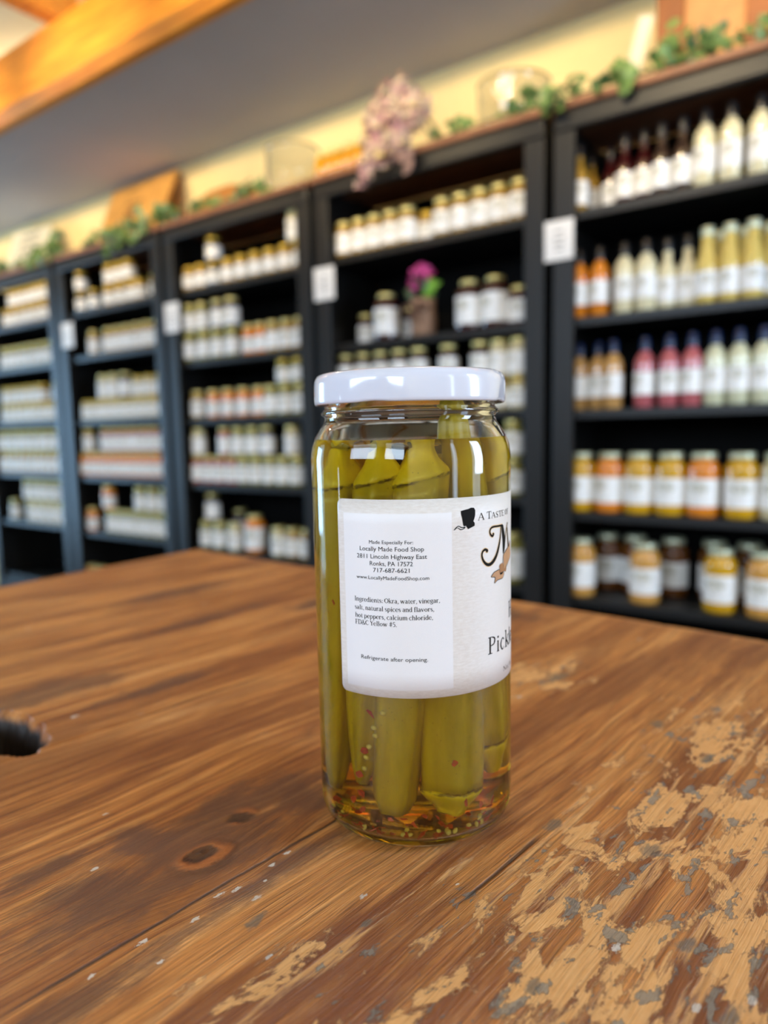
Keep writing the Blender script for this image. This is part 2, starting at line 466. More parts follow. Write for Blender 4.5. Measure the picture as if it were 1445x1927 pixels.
M_BLACK = black_paint()
M_SHADED_BACK = plain('shaded_black_back_board', (.004, .0038, .0036), .8, .1)  # shade inside the shelves put into a darker, duller black
M_SHADED_BACK.node_tree.nodes['Principled BSDF'].inputs['Specular IOR Level'].default_value = .1
M_REDWOOD = plain('reddish_top_board', hexc('#8a5a3c'), .5, .2, 25)
YC, DEP = 2.03, .37
UNIT = {'A': (-.881, .005), 'B': (-1.805, -.881), 'C': (-2.69, -1.805), 'D': (-3.578, -2.69), 'E': (-4.466, -3.578)}
UNAME = {'A': 'rightmost bookcase', 'B': 'bookcase directly behind pickle jar', 'C': 'third bookcase from left',
         'D': 'second bookcase from left', 'E': 'leftmost bookcase'}
ULAB = {'A': 'tall black bookcase at the right, full of sauce bottles and orange jars',
        'B': 'tall black bookcase directly behind the pickle jar, pink flower pot inside',
        'C': 'tall black bookcase just left of the pickle jar, third from left',
        'D': 'tall black bookcase second from left, packed with stacked jars',
        'E': 'leftmost tall black bookcase, lit bluish by daylight'}
TOPZ = CZ + .915
for k, (x0, x1) in UNIT.items():
    a, b = x0 + .015, x1 - .015
    t = thing('bookcase', ULAB[k], 'bookcase', ((a + b) / 2, YC, 0), 0, 'black bookcases along the wall')
    w = (b - a) / 2
    for s_ in (-1, 1):
        p = MB()
        xo, xi, xp = s_ * w, s_ * (w - .063), s_ * (w - .02)
        p.box(min(xo, xi), max(xo, xi), 0, .022, 0, TOPZ - .075)
        p.box(min(xo, xp), max(xo, xp), .022, DEP - .01, 0, TOPZ - .03)
        bevel(p.build('side_post', M_BLACK, t), .003)
    bevel(MB().box(-w, w, -.004, .03, TOPZ - .075, TOPZ - .022).build('cornice', M_BLACK, t), .006)
    bevel(MB().box(-w - .008, w + .008, -.018, DEP, TOPZ - .0215, TOPZ).build('top_board', M_REDWOOD, t), .004)
    MB().box(-w + .02, w - .02, DEP - .012, DEP - .004, .06, TOPZ - .03).build('back_panel', M_SHADED_BACK, t)
    for z in SHELF_Z[k]:
        bevel(MB().box(-w + .021, w - .021, .0225, DEP - .013, CZ + z - .026, CZ + z).build('shelf', M_BLACK, t), .002)
    MB().box(-w + .064, w - .064, .004, .02, 0, CZ - .826).build('plinth', M_BLACK, t)

# ------------------------------------------------------------------ jars and bottles


def glassy(name, col, rough=.08, var=.18, coat=1.0):
    g = G(name)
    n = g.noise(g.tc(), 55, 4, .65)
    c = g.mix(g.ramp(n, [(.3, 0.0), (.7, 1.0)]), tuple(x * (1 - var) for x in col), tuple(min(1, x * (1 + var)) for x in col))
    return g.set(Base_Color=c, Roughness=rough, Coat_Weight=coat, Coat_Roughness=.03, IOR=1.5)


def paper_label():
    """white shop label: olive-gold crest patch above soft grey lines, around the front of the jar"""
    g = G('white_paper_label')
    x, y, z = g.sep(g.tc('Generated'))
    base = g.mix(g.noise(g.tc(), 40, 3), hexc('#f7f3ec'), hexc('#fdfbf8'))
    # crest patch
    dx = g.math('MULTIPLY', g.math('SUBTRACT', x, .42), 2.6)
    dz = g.math('MULTIPLY', g.math('SUBTRACT', z, .68), 4.2)
    d = g.math('SQRT', g.math('ADD', g.math('MULTIPLY', dx, dx), g.math('MULTIPLY', dz, dz)))
    crest = g.math('MULTIPLY', g.step(d, 1.0, .6), g.step(g.noise(g.map(g.tc('Generated'), (9, 9, 14)), 1.6, 3), .42, .56))
    c = g.mix(g.math('MULTIPLY', crest, .95), base, hexc('#8d8452'))
    # print lines
    wv = g.math('SINE', g.math('MULTIPLY', z, 58.0))
    line = g.math('MULTIPLY', g.step(wv, .5, .9), g.math('MULTIPLY', g.step(z, .46, .40), g.step(z, .12, .18)))
    line = g.math('MULTIPLY', line, g.step(g.math('ABSOLUTE', g.math('SUBTRACT', x, .42)), .26, .2))
    c = g.mix(g.math('MULTIPLY', line, .35), c, hexc('#8d8a88'))
    return g.set(Base_Color=c, Roughness=.42)


M_LABEL = paper_label()
M_GOLD = plain('gold_metal_lid', hexc('#e4d78e'), .3, .08, 60, Metallic=.6)
M_RICHGOLD = plain('rich_gold_lid', hexc('#d9b548'), .28, .08, 60, Metallic=.7)
M_PALEGOLD = plain('pale_green_gold_lid', hexc('#c9cdae'), .3, .08, 60, Metallic=.5)
M_BLACKCAP = plain('black_plastic_cap', (.012, .012, .014), .22, .1, 60)
M_BLUECAP = plain('dark_blue_seal', hexc('#1c2b4d'), .25, .1, 60)
CONT = {c: glassy(c + '_preserve_in_glass', hexc(h)) for c, h in dict(
    amber='#a98436', orange='#e08420', red='#a24a34', green='#8c8444', dark='#3a2a20', cream='#cfc29a', wine='#3a1012',
    ivory='#ece0b6', yellow='#e2c468', tan='#c8985a', pink='#bf6468', pale='#dcdab6', gold='#d29e10', peach='#d39a48', brown='#6a3c14').items()}
NAMEC = dict(amber='amber', orange='orange', red='red', green='green', dark='dark', cream='cream coloured', wine='dark red',
             ivory='ivory', yellow='yellow', tan='tan', pink='pink', pale='pale green', gold='golden yellow', peach='peach coloured', brown='brown')
TYPES = {}


def band(R, z0, z1, a0=0, a1=360, n=28, th=.0004):
    mb = MB(); v = []; f = []
    full = abs(a1 - a0) >= 359
    k = n if full else n + 1
    for i in range(k):
        a = radians(a0 + (a1 - a0) * i / n)
        for r, z in ((R, z0), (R, z1)):
            v.append((r * cos(a), r * sin(a), z))
    for i in range(n):
        j = (i + 1) % k
        f.append((2 * i, 2 * j, 2 * j + 1, 2 * i + 1))
    mb.add(v, f, True)
    return mb


def jar_type(typ, col, lidc=None):
    key = (typ, col, lidc)
    if key in TYPES: return TYPES[key]
    N = 28
    parts = []
    body = MB(); lid = MB()
    if typ in ('jelly', 'small', 'jam', 'quart'):
        R, H = dict(jelly=(.034, .122), small=(.034, .100), jam=(.046, .162), quart=(.043, .176))[typ]
        lr = dict(jelly=.0285, small=.0295, jam=.031, quart=.033)[typ]; lh = .014 if typ != 'quart' else .018
        zs = H - lh - (.016 if typ != 'small' else .012)
        body.lathe([(R * .86, 0), (R * .97, .003), (R, .010), (R, zs - .012), (R * .985, zs - .004), (lr + .001, zs + .008), (lr - .003, zs + .012), (lr - .003, H - lh + .002)], N)
        lid.lathe([(lr - .001, H - lh), (lr, H - lh + .001), (lr, H - .0025), (lr - .002, H), (lr * .82, H), (lr * .8, H - .0008)], N)
        z0, z1 = .014, zs - .012
        if typ == 'quart': z0, z1 = .030, zs - .036
        if typ == 'jam': z0, z1 = .020, zs - .022
        if col == 'orange' and typ == 'jelly': z1 -= .012
        lm = M_RICHGOLD if typ == 'small' else (M_GOLD if typ != 'quart' else M_PALEGOLD)
        a = (-250, 70) if typ == 'quart' else (-270, 60)
        parts = [('jar_body', body.mesh('jar_body', CONT[col])), ('jar_label', band(R + .0004, z0, z1, *a).mesh('jar_label', M_LABEL)), ('lid', lid.mesh('lid', lm))]
    else:
        if typ == 'dress':
            R, H = .0285, .198
            prof = [(R * .85, 0), (R, .004), (R, .118), (R * .97, .130), (R * .82, .142), (R * .58, .151), (.0118, .158), (.0112, .164)]
            cap = [(.0135, .160), (.0138, .162), (.0138, .180), (.0125, .184), (.011, H - .003), (.0095, H)]
            lz = (.036, .100)
        elif typ == 'slim':
            R, H = .026, .192
            prof = [(R * .88, 0), (R, .003), (R, .092), (R * .96, .104), (R * .72, .120), (.0125, .132), (.0108, .142), (.0105, .166)]
            cap = [(.0122, .158), (.0126, .160), (.0126, H - .003), (.011, H)]
            lz = (.020, .086)
        else:
            R, H = .027, .200
            prof = [(R * .88, 0), (R, .003), (R, .095), (R * .96, .108), (R * .75, .128), (.0165, .150), (.0150, .178)]
            cap = [(.0160, .176), (.0172, .178), (.0172, H - .003), (.0155, H)]
            lz = (.022, .084)
        body.lathe(prof, N); lid.lathe(cap, N)
        cm = M_BLACKCAP
        if typ == 'yellow': cm = M_PALEGOLD
        if lidc == 'blue': cm = M_BLUECAP
        parts = [('bottle_body', body.mesh('bottle_body', CONT[col])), ('bottle_label', band(R + .0004, *lz, -240, 60).mesh('bottle_label', M_LABEL)), ('cap', lid.mesh('cap', cm))]
    proto = None
    TYPES[key] = parts
    return parts


ORD = ['first', 'second', 'third', 'fourth', 'fifth', 'sixth', 'seventh', 'eighth', 'ninth', 'tenth', 'eleventh', 'twelfth', 'thirteenth']
SHELFN = ['top shelf', 'second shelf', 'third shelf', 'fourth shelf', 'fifth shelf', 'bottom shelf']
KIND = dict(jelly=('preserve_jar', 'jar'), small=('preserve_jar', 'jar'), jam=('jam_jar', 'jar'), quart=('quart_jar', 'jar'),
            dress=('dressing_bottle', 'bottle'), slim=('syrup_bottle', 'bottle'), yellow=('sauce_bottle', 'bottle'))


def jar_desc(typ, col):
    c = NAMEC[col]
    if typ in ('jelly', 'small'): return '%s gold-lidded jar' % c
    if typ == 'jam': return 'big %s jam jar' % c
    if typ == 'quart': return 'large %s jar' % c
    if typ == 'dress': return '%s black-capped dressing bottle' % c
    if typ == 'slim': return 'slim %s dark-necked bottle' % c
    return 'long-necked %s bottle' % c


rows_by = {}
for (u, s_, tier, typ, col, Y, z, xs) in ROWS:
    for x in xs:
        rows_by.setdefault((u, s_, tier, jar_desc(typ, col)), []).append((x, Y, z, typ, col))
PROTO = {}
for (u, s_, tier, desc), items in rows_by.items():
    items.sort()
    for i, (x, Y, z, typ, col) in enumerate(items):
        lay = {'': '', 'lower': ' lower layer,', 'upper': ' upper layer,', 'back row': ' back row,'}[tier]
        if len(items) == 1:
            lab = '%s,%s %s, %s' % (desc, lay, SHELFN[s_ - 1], UNAME[u])
        else:
            lab = '%s %s from left,%s %s, %s' % (ORD[i], desc, lay, SHELFN[s_ - 1], UNAME[u])
        nm, cat = KIND[typ]
        lidc = 'blue' if (u == 'A' and s_ == 3) else None
        grp = '%s on the %s of the %s' % ('bottles' if cat == 'bottle' else 'jars', SHELFN[s_ - 1], UNAME[u])
        rz = random.uniform(-.5, .5) + pi / 2 * 0
        key = (typ, col, lidc)
        if key not in PROTO:
            t = thing(nm, lab, cat, (x, Y, CZ + z + .0002), rz, grp)
            PROTO[key] = (t, [link(pn, me, t) for pn, me in jar_type(typ, col, lidc)])
        else:
            t0, ch = PROTO[key]
            t = t0.copy(); COL.objects.link(t)
            t.location = (x, Y, CZ + z + .0002); t.rotation_euler = (0, 0, rz)
            t['label'] = lab; t['group'] = grp
            for c in ch:
                d = c.copy(); COL.objects.link(d); d.parent = t
# ------------------------------------------------------------------ worn plank table
TZ = CZ - .138                                    # table top height
TC = Vector((-.70306, .56414))                    # back left corner of the top
TROT = radians(-95.0)                             # local X runs along the grain, local Y along the back edge
TL, TW = 1.45, 1.60
SEAMS = [.1405, .2905, .4330, .5748, .7260, .8790, 1.03, 1.19, 1.34, 1.47]


def table_material():
    g = G('worn_varnished_planks')
    P = g.tc('Object')
    X, Y, Z = g.sep(P)

    def gauss(u, v, ru, rv, nz=None, amt=.5, e0=1.0, e1=.35):
        du = g.math('DIVIDE', g.math('SUBTRACT', X, u), ru)
        dv = g.math('DIVIDE', g.math('SUBTRACT', Y, v), rv)
        d = g.math('SQRT', g.math('ADD', g.math('MULTIPLY', du, du), g.math('MULTIPLY', dv, dv)))
        if nz is not None: d = g.math('ADD', d, g.math('MULTIPLY', g.math('SUBTRACT', nz, .5), amt * 2))
        return g.step(d, e0, e1)

    big = g.noise(g.map(P, (7, 16, 1)), 1, 3, .5)
    # grain bends round the knot
    kd_u = g.math('SUBTRACT', X, .3765); kd_v = g.math('SUBTRACT', Y, .5555)
    kd = g.math('SQRT', g.math('ADD', g.math('MULTIPLY', kd_u, kd_u), g.math('MULTIPLY', g.math('MULTIPLY', kd_v, kd_v), 2.2)))
    kbend = g.math('MULTIPLY', g.math('MULTIPLY', kd_v, g.step(kd, .05, .005)), -.75)
    yb = g.math('ADD', g.math('ADD', Y, kbend), g.math('MULTIPLY', g.math('SUBTRACT', big, .5), .011))
    # each plank shifts the figure
    pid = 0.0
    for sv in SEAMS:
        pid = g.math('ADD', pid, g.math('GREATER_THAN', Y, sv))
    cmb = g.n('ShaderNodeCombineXYZ')
    g.put(cmb.inputs[0], g.math('ADD', X, g.math('MULTIPLY', pid, 3.17))); g.put(cmb.inputs[1], yb); g.put(cmb.inputs[2], g.math('MULTIPLY', pid, 1.7))
    Q = cmb.outputs[0]
    fine = g.noise(g.map(Q, (24, 1300, 1)), 1, 6, .66)
    hair = g.noise(g.map(Q, (55, 2600, 1), (0, .37, 0)), 1, 4, .6)
    mid = g.noise(g.map(Q, (9, 230, 1)), 1, 6, .64)
    wide = g.noise(g.map(Q, (3.6, 42, 1)), 1, 4, .55)
    fig = g.math('ADD', g.math('MULTIPLY', mid, .62), g.math('MULTIPLY', wide, .38))
    wood = g.ramp(fig, [(.27, hexc('#5a2f1a')), (.38, hexc('#975628')), (.47, hexc('#bd7a3c')), (.56, hexc('#d69450')), (.70, hexc('#f0b878'))])
    dk = g.ramp(fine, [(.32, .34), (.44, .82), (.55, 1.05), (.70, 1.28)])
    wood = g.mix(1.0, wood, dk, 'MULTIPLY')
    wood = g.mix(1.0, wood, g.ramp(hair, [(.30, .50), (.45, .92), (.6, 1.08), (.75, 1.3)]), 'MULTIPLY')
    # redder, darker old varnish in broad streaks
    varn = g.step(g.noise(g.map(Q, (6, 34, 1), (4.3, 1.1, 0)), 1, 7, .64), .44, .58)
    wood = g.mix(g.math('MULTIPLY', varn, g.math('ADD', .58, g.math('MULTIPLY', g.step(Y, .56, .64), .26))), wood, g.mix(mid, hexc('#552610'), hexc('#94501f')))
    # far end: fewer contrasts, purple-brown stains
    st = g.noise(g.map(P, (16, 24, 1), (1, 7, 0)), 1, 6, .62)
    st2 = g.noise(g.map(P, (48, 150, 1), (.4, 2.2, 0)), 1, 8, .68, .3)
    dn = g.noise(g.map(P, (170, 260, 1), (.9, .1, 0)), 1, 5, .65)
    dark = gauss(.340, .362, .055, .022, st2, 1.1)
    for a in ((.372, .552, .046, .026), (.410, .553, .03, .022), (.336, .542, .03, .016), (.413, .525, .022, .007), (.296, .402, .05, .010),
              (.10, .33, .06, .02), (.16, .20, .08, .02), (.05, .46, .02, .05), (.245, .512, .05, .008), (.43, .585, .03, .008), (.365, .583, .06, .006), (.352, .535, .03, .012), (.330, .555, .02, .012), (.385, .535, .012, .02), (.395, .562, .03, .010), (.09, .47, .05, .01), (.20, .30, .08, .012), (.13, .38, .05, .008)):
        dark = g.math('MAXIMUM', dark, gauss(*a, st2, 1.2))
    dcol = g.mix(g.noise(g.map(P, (60, 200, 1)), 1, 4), hexc('#33242a'), hexc('#6a4434'))
    wood = g.mix(g.math('MULTIPLY', dark, .68), wood, dcol)
    # the knot itself
    kn = g.math('SINE', g.math('ADD', g.math('MULTIPLY', kd, 620.0), g.math('MULTIPLY', st, 17.0)))
    kcol = g.mix(g.step(kn, -.4, .9), hexc('#4a2a18'), hexc('#a5602e'))
    kmask = gauss(.3765, .5575, .015, .0105, st, .9)
    kmask2 = gauss(.3535, .5475, .008, .006, st, .8)
    wood = g.mix(g.math('MAXIMUM', kmask, kmask2), wood, kcol)
    # worn-through varnish: bare tan wood with grey weathered flecks
    reg = g.math('MULTIPLY', g.step(g.math('ADD', Y, g.math('MULTIPLY', g.math('SUBTRACT', big, .5), .05)), .575, .665), g.step(X, .03, .16))
    reg = g.math('MAXIMUM', reg, g.math('MULTIPLY', gauss(.155, .555, .07, .05, big, .4), .9))
    reg = g.math('MAXIMUM', reg, g.math('MULTIPLY', gauss(.40, .635, .07, .055, big, .4), .72))
    reg = g.math('MAXIMUM', reg, g.math('MULTIPLY', gauss(.30, .485, .05, .03, big, .4), .45))
    pn = g.noise(g.map(P, (34, 70, 1), (.3, .2, 0)), 1, 11, .68, .35)
    patch = g.step(g.math('ADD', pn, g.math('MULTIPLY', g.math('SUBTRACT', reg, 1.0), .30)), .485, .525)
    streak = g.noise(g.map(P, (11, 120, 1), (3.1, .7, 0)), 1, 8, .66, .2)
    pat2 = g.step(g.math('ADD', streak, g.math('MULTIPLY', g.math('SUBTRACT', reg, 1.0), .22)), .52, .60)
    patch = g.math('MAXIMUM', patch, g.math('MULTIPLY', pat2, .85))
    tan = g.mix(g.noise(g.map(P, (160, 500, 1)), 1, 4), hexc('#dc9c54'), hexc('#fac888'))
    tan = g.mix(g.math('MULTIPLY', g.step(fine, .5, .35), .35), tan, hexc('#8a5a30'))
    wood = g.mix(g.math('MULTIPLY', patch, .9), wood, tan)
    gn = g.noise(g.map(P, (75, 150, 1), (2.2, 5.1, 0)), 1, 8, .64, .3)
    grey = g.math('MULTIPLY', g.step(g.math('ADD', gn, g.math('MULTIPLY', g.math('SUBTRACT', reg, 1.0), .22)), .565, .60), 1.0)
    gcol = g.mix(g.noise(g.map(P, (300, 500, 1)), 1, 3), hexc('#6c6a66'), hexc('#a09888'))
    wood = g.mix(g.math('MULTIPLY', grey, .82), wood, gcol)
    # single dark blue-grey dents
    dent = gauss(.3858, .5958, .005, .0022, dn, 1.3)
    for a in ((.1516, .5677, .012, .006), (.2882, .6373, .006, .0035), (.2808, .6688, .007, .004), (.356, .668, .004, .002), (.3179, .6921, .005, .003),
              (.181, .634, .006, .004), (.203, .662, .006, .003), (.335, .708, .006, .003), (.3655, .6205, .004, .0015)):
        dent = g.math('MAXIMUM', dent, gauss(*a, dn, 1.3))
    wood = g.mix(g.math('MULTIPLY', dent, .75), wood, g.mix(dn, hexc('#4c4844'), hexc('#8a7e6a')))
    # long dark cracks along the grain
    crk = g.math('MULTIPLY', g.step(g.math('ABSOLUTE', g.math('SUBTRACT', g.math('ADD', Y, g.math('MULTIPLY', st, .003)), .6376)), .0011, .0003), g.math('MULTIPLY', g.step(X, .292, .302), g.step(X, .346, .334)))
    for sv, lo, hi in ((.5748, .30, .46), (.4330, .24, .34)):
        cd = g.step(g.math('ABSOLUTE', g.math('SUBTRACT', g.math('ADD', Y, g.math('MULTIPLY', g.math('SUBTRACT', st, .5), .004)), sv)), .0010, .0002)
        crk = g.math('MAXIMUM', crk, g.math('MULTIPLY', cd, g.math('MULTIPLY', g.step(X, lo, lo + .03), g.step(X, hi, hi - .03))))
    wood = g.mix(g.math('MULTIPLY', crk, .8), wood, hexc('#2a1d18'))
    # hole lining
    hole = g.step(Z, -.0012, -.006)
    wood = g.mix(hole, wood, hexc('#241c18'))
    rim = g.step(g.math('ADD', X, g.math('MULTIPLY', g.math('SUBTRACT', st, .5), .02)), .022, .008)
    wood = g.mix(g.math('MULTIPLY', rim, .45), wood, hexc('#c98a4a'))
    # chips of old white paint
    wv = g.n('ShaderNodeTexVoronoi'); g.l(g.map(P, (95, 170, 1)), wv.inputs['Vector']); wv.inputs['Scale'].default_value = 1.0
    wr = g.sep(wv.outputs['Color'])
    chip = g.math('MULTIPLY', g.step(g.math('ADD', wv.outputs['Distance'], g.math('MULTIPLY', g.noise(g.map(P, (700, 900, 1)), 1, 3), .3)), .36, .27), g.math('GREATER_THAN', wr[0], .985))
    wood = g.mix(g.math('MULTIPLY', chip, .8), wood, hexc('#d9d2ca'))
    sn = g.noise(g.map(P, (650, 900, 1)), 1, 4, .7)
    wsp = None
    for a in ((.3839, .5063, .0016, .0008), (.4032, .5358, .0022, .001), (.3961, .5817, .002, .001), (.4118, .5885, .0018, .001), (.4104, .578, .003, .0012), (.4257, .5791, .002, .001),
              (.3856, .5782, .0028, .0010), (.3805, .5800, .0024, .0010), (.3654, .5790, .002, .001), (.3579, .5773, .0022, .0010), (.3488, .4063, .003, .0016), (.3302, .6783, .0032, .0014),
              (.372, .5835, .0012, .0006), (.392, .6095, .0018, .0008), (.335, .6300, .0010, .0006)):
        q_ = gauss(a[0], a[1], a[2] * .72, a[3] * .8, sn, 1.9, .95, .7); wsp = q_ if wsp is None else g.math('MAXIMUM', wsp, q_)
    wood = g.mix(g.math('MULTIPLY', wsp, .85), wood, hexc('#e2dbd2'))
    hgt = g.math('ADD', g.math('ADD', g.math('MULTIPLY', fine, .5), g.math('MULTIPLY', hair, .3)), g.math('MULTIPLY', mid, .35))
    hgt = g.math('ADD', hgt, g.math('MULTIPLY', patch, -.35))
    hgt = g.math('ADD', hgt, g.math('MULTIPLY', g.math('MAXIMUM', grey, crk), -.5))
    hgt = g.math('ADD', hgt, g.math('MULTIPLY', g.math('MAXIMUM', kmask, kmask2), g.math('MULTIPLY', kn, .5)))
    g.bump(hgt, .8, .0016)
    rough = g.mix(patch, g.mix(fine, (.34,) * 3, (.46,) * 3), (.62,) * 3)
    rough = g.mix(grey, rough, (.7,) * 3)
    g.set(Base_Color=wood, Roughness=rough)
    g.b.inputs['Specular IOR Level'].default_value = .45
    return g.m


M_TABLE = table_material()


def axis_lines(a, b, coarse, fine_zones):
    xs = []; x = a
    while x < b:
        xs.append(x)
        st = coarse
        for lo, hi, d in fine_zones:
            if lo <= x < hi: st = min(st, d)
        x += st
    xs.append(b)
    return xs


def top_height(u, v):
    z = 0.0
    for s_ in SEAMS:
        d = abs(v - s_ + .0012 * mnoise.noise((u * 30, s_ * 9, 0)))
        if d < .004:
            k = .35 + .65 * max(0, mnoise.noise((u * 9, s_ * 31, 2)) + .3)
            z -= .0009 * k * (1 - d / .004) ** 2
    z += .0006 * mnoise.noise((u * 14, v * 30, 3))
    # hole left by a fallen knot
    du, dv = (u - .3795) / .0125, (v - .395) / .031
    d = sqrt(du * du + dv * dv) + .16 * mnoise.noise((u * 120, v * 120, 5))
    if d < 1.25:
        t = min(1, max(0, (1.25 - d) / .45)); t = t * t * (3 - 2 * t)
        z -= .026 * t
    # rounded, worn outer edges
    for e in (u, TL - u, v - edge_v(u), edge_v(u) + TW - v):
        if e < .012:
            z -= .006 * (1 - max(e, 0) / .012) ** 2
    return z


def edge_v(u):
    return .125 * u if u < .5 else .0625


def round_corner(u, v):
    return u, v


us = axis_lines(0, TL, .02, [(0, .02, .003), (.02, .46, .006), (.360, .400, .0014), (.33, .44, .003)])
vs = axis_lines(0, TW, .02, [(0, .02, .003), (.02, .78, .006), (.355, .432, .002)] + [(s_ - .006, s_ + .006, .0011) for s_ in SEAMS])
tt = thing('table', 'heavy worn wooden plank table carrying the pickle jar', 'table', (TC.x, TC.y, TZ), TROT)
mb = MB(); verts = []; faces = []
nu, nv = len(us), len(vs)
for u in us:
    for v in vs:
        vv = v + edge_v(u) * (1 - v / TW)
        verts.append((u, vv, top_height(u, vv)))
for i in range(nu - 1):
    for j in range(nv - 1):
        faces.append((i * nv + j, (i + 1) * nv + j, (i + 1) * nv + j + 1, i * nv + j + 1))
# skirt and underside
ring = [i * nv for i in range(nu)] + [(nu - 1) * nv + j for j in range(1, nv)] + [i * nv + nv - 1 for i in range(nu - 2, -1, -1)] + [j for j in range(nv - 2, 0, -1)]
b0 = len(verts)
for k in ring:
    x, y, z = verts[k]; verts.append((x, y, -.05))
R_ = len(ring)
for k in range(R_):
    q = (k + 1) % R_
    faces.append((ring[k], b0 + k, b0 + q, ring[q]))
faces.append(tuple(b0 + k for k in range(R_))[::-1])
mb.add(verts, faces, True)
top = mb.build('table_top', M_TABLE, tt)
bm = bmesh.new(); bm.from_mesh(top.data); bmesh.ops.recalc_face_normals(bm, faces=bm.faces); bm.to_mesh(top.data); bm.free()
M_LEG = plain('dark_table_frame', hexc('#4a3220'), .5, .2, 12)
for u in (.10, TL - .10):
    for v in (.16, TW - .10):
        bevel(MB().box(u - .045, u + .045, v - .045, v + .045, -TZ, -.0502).build('leg', M_LEG, tt), .005)
ap = MB()
ap.box(.08, .10, .205, TW - .145, -.16, -.0502); ap.box(TL - .10, TL - .08, .205, TW - .145, -.16, -.0502)
ap.box(.145, TL - .145, .15, .17, -.16, -.0502); ap.box(.145, TL - .145, TW - .11, TW - .09, -.16, -.0502)
ap.build('apron', M_LEG, tt)

# ------------------------------------------------------------------ the jar of pickled okra
JX, JY = -.14267, .20954
FACE = Vector((.5628, -.8266, 0)); SIDE = Vector((.8266, .5628, 0))
JROT = atan2(FACE.y, FACE.x)       # local +X points to the camera, local angle phi grows to the right
RL = .03518


def cyl(phi, z, r=RL):
    """phi in degrees from the camera-facing line, positive to the right; jar-local"""
    a = radians(phi)
    return Vector((r * cos(a), r * sin(a), z))


def glass_mat():
    g = G('clear_jar_glass')
    g.set(Base_Color=(.985, .99, .98), Roughness=0.0, IOR=1.5, Transmission_Weight=1.0)
    return g.m


def brine_mat():
    g = G('yellow_green_brine')
    g.set(Base_Color=(1, 1, 1), Roughness=0.0, IOR=1.345, Transmission_Weight=1.0)
    va = g.n('ShaderNodeVolumeAbsorption')
    va.inputs['Color'].default_value = (.972, .885, .0, 1); va.inputs['Density'].default_value = 125
    g.l(va.outputs[0], g.out.inputs['Volume'])
    return g.m


M_GLASS = glass_mat(); M_BRINE = brine_mat()
jar = thing('pickle_jar', 'tall glass jar of pickled okra with white lid on the wooden table', 'jar', (JX, JY, TZ + .0006), JROT)
outer = [(.0285, .0012), (.0305, .0), (.0325, .0006), (.0340, .0022), (.0349, .0052), (.0351, .009), (.0351, .060), (.0351, .122), (.03515, .1285), (.0346, .1325), (.0334, .1358),
         (.0318, .1385), (.0304, .1402), (.0299, .1418), (.0301, .1428), (.0311, .1434), (.0312, .1442), (.0304, .1450), (.0298, .1456), (.0298, .152), (.0296, .1545)]
inner = [(.0272, .1545), (.0272, .1420), (.0278, .1402), (.0296, .1378), (.0312, .1350), (.0322, .1318), (.0326, .1280), (.0326, .060), (.0326, .0075), (.0318, .0046), (.0302, .0033), (.0270, .0027)]
gm = MB()
prof = outer + inner
N = 96; v = []; f = []
for r, z in prof:
    for i in range(N):
        a = 2 * pi * i / N; v.append((r * cos(a), r * sin(a), z))
for k in range(len(prof) - 1):
    for i in range(N):
        j = (i + 1) % N; f.append((k * N + i, k * N + j, (k + 1) * N + j, (k + 1) * N + i))
ci, co = len(v), len(v) + 1
v.append((0, 0, .0030)); v.append((0, 0, .0012))
L0 = (len(prof) - 1) * N
for i in range(N):
    j = (i + 1) % N
    f.append((L0 + i, L0 + j, ci)); f.append((j, i, co))
gm.add(v, f, True); gm.build('glass', M_GLASS, jar)
# brine: slightly inside the glass wall so that the two surfaces meet without an air gap
bp = [(.0275, .0022), (.0304, .0027), (.0322, .0040), (.0333, .0070), (.0333, .060), (.0333, .128), (.0328, .1322), (.0321, .1345), (.0312, .1344), (.0296, .1341), (.02, .1340)]
bb = MB(); v = []; f = []
for r, z in bp:
    for i in range(N):
        a = 2 * pi * i / N; v.append((r * cos(a), r * sin(a), z))
for k in range(len(bp) - 1):
    for i in range(N):
        j = (i + 1) % N; f.append((k * N + i, k * N + j, (k + 1) * N + j, (k + 1) * N + i))
v.append((0, 0, .0024)); v.append((0, 0, .1340)); L0 = (len(bp) - 1) * N
for i in range(N):
    j = (i + 1) % N
    f.append((L0 + i, L0 + j, len(v) - 1)); f.append((j, i, len(v) - 2))
bb.add(v, f, True); bb.build('brine', M_BRINE, jar)
# lid: lug cap with rolled edge and pressed lugs
M_LID = plain('white_enamel_lid', hexc('#d2d9ea'), .16, .01, 30, Coat_Weight=.6, Coat_Roughness=.04)
lp = [(.0298, .1480), (.0318, .1468), (.0328, .1466), (.0333, .1471), (.0334, .1480), (.0334, .1535), (.0331, .1552), (.0323, .1566), (.0310, .1572), (.0296, .1570), (.0288, .1564), (.0283, .1561)]
lm = MB(); v = []; f = []
for r, z in lp:
    for i in range(N):
        a = 2 * pi * i / N
        lug = max(0, cos(a * 4 - radians(-20) * 4)) ** 6
        rr = r - (.0009 * lug if z < .1485 and r > .031 else 0)
        v.append((rr * cos(a), rr * sin(a), z + (.0004 * lug if z < .1475 else 0)))
for k in range(len(lp) - 1):
    for i in range(N):
        j = (i + 1) % N; f.append((k * N + i, k * N + j, (k + 1) * N + j, (k + 1) * N + i))
v.append((0, 0, .1561)); L0 = (len(lp) - 1) * N
for i in range(N):
    f.append((L0 + i, L0 + (i + 1) % N, len(v) - 1))
lm.add(v, f, True)
# inner sealing disc just under the top
lm.lathe([(.0, .1546), (.0297, .1546), (.0298, .1548), (.0, .1552)], 48, cap0=False, cap1=False)
lid = lm.build('lid', M_LID, jar)


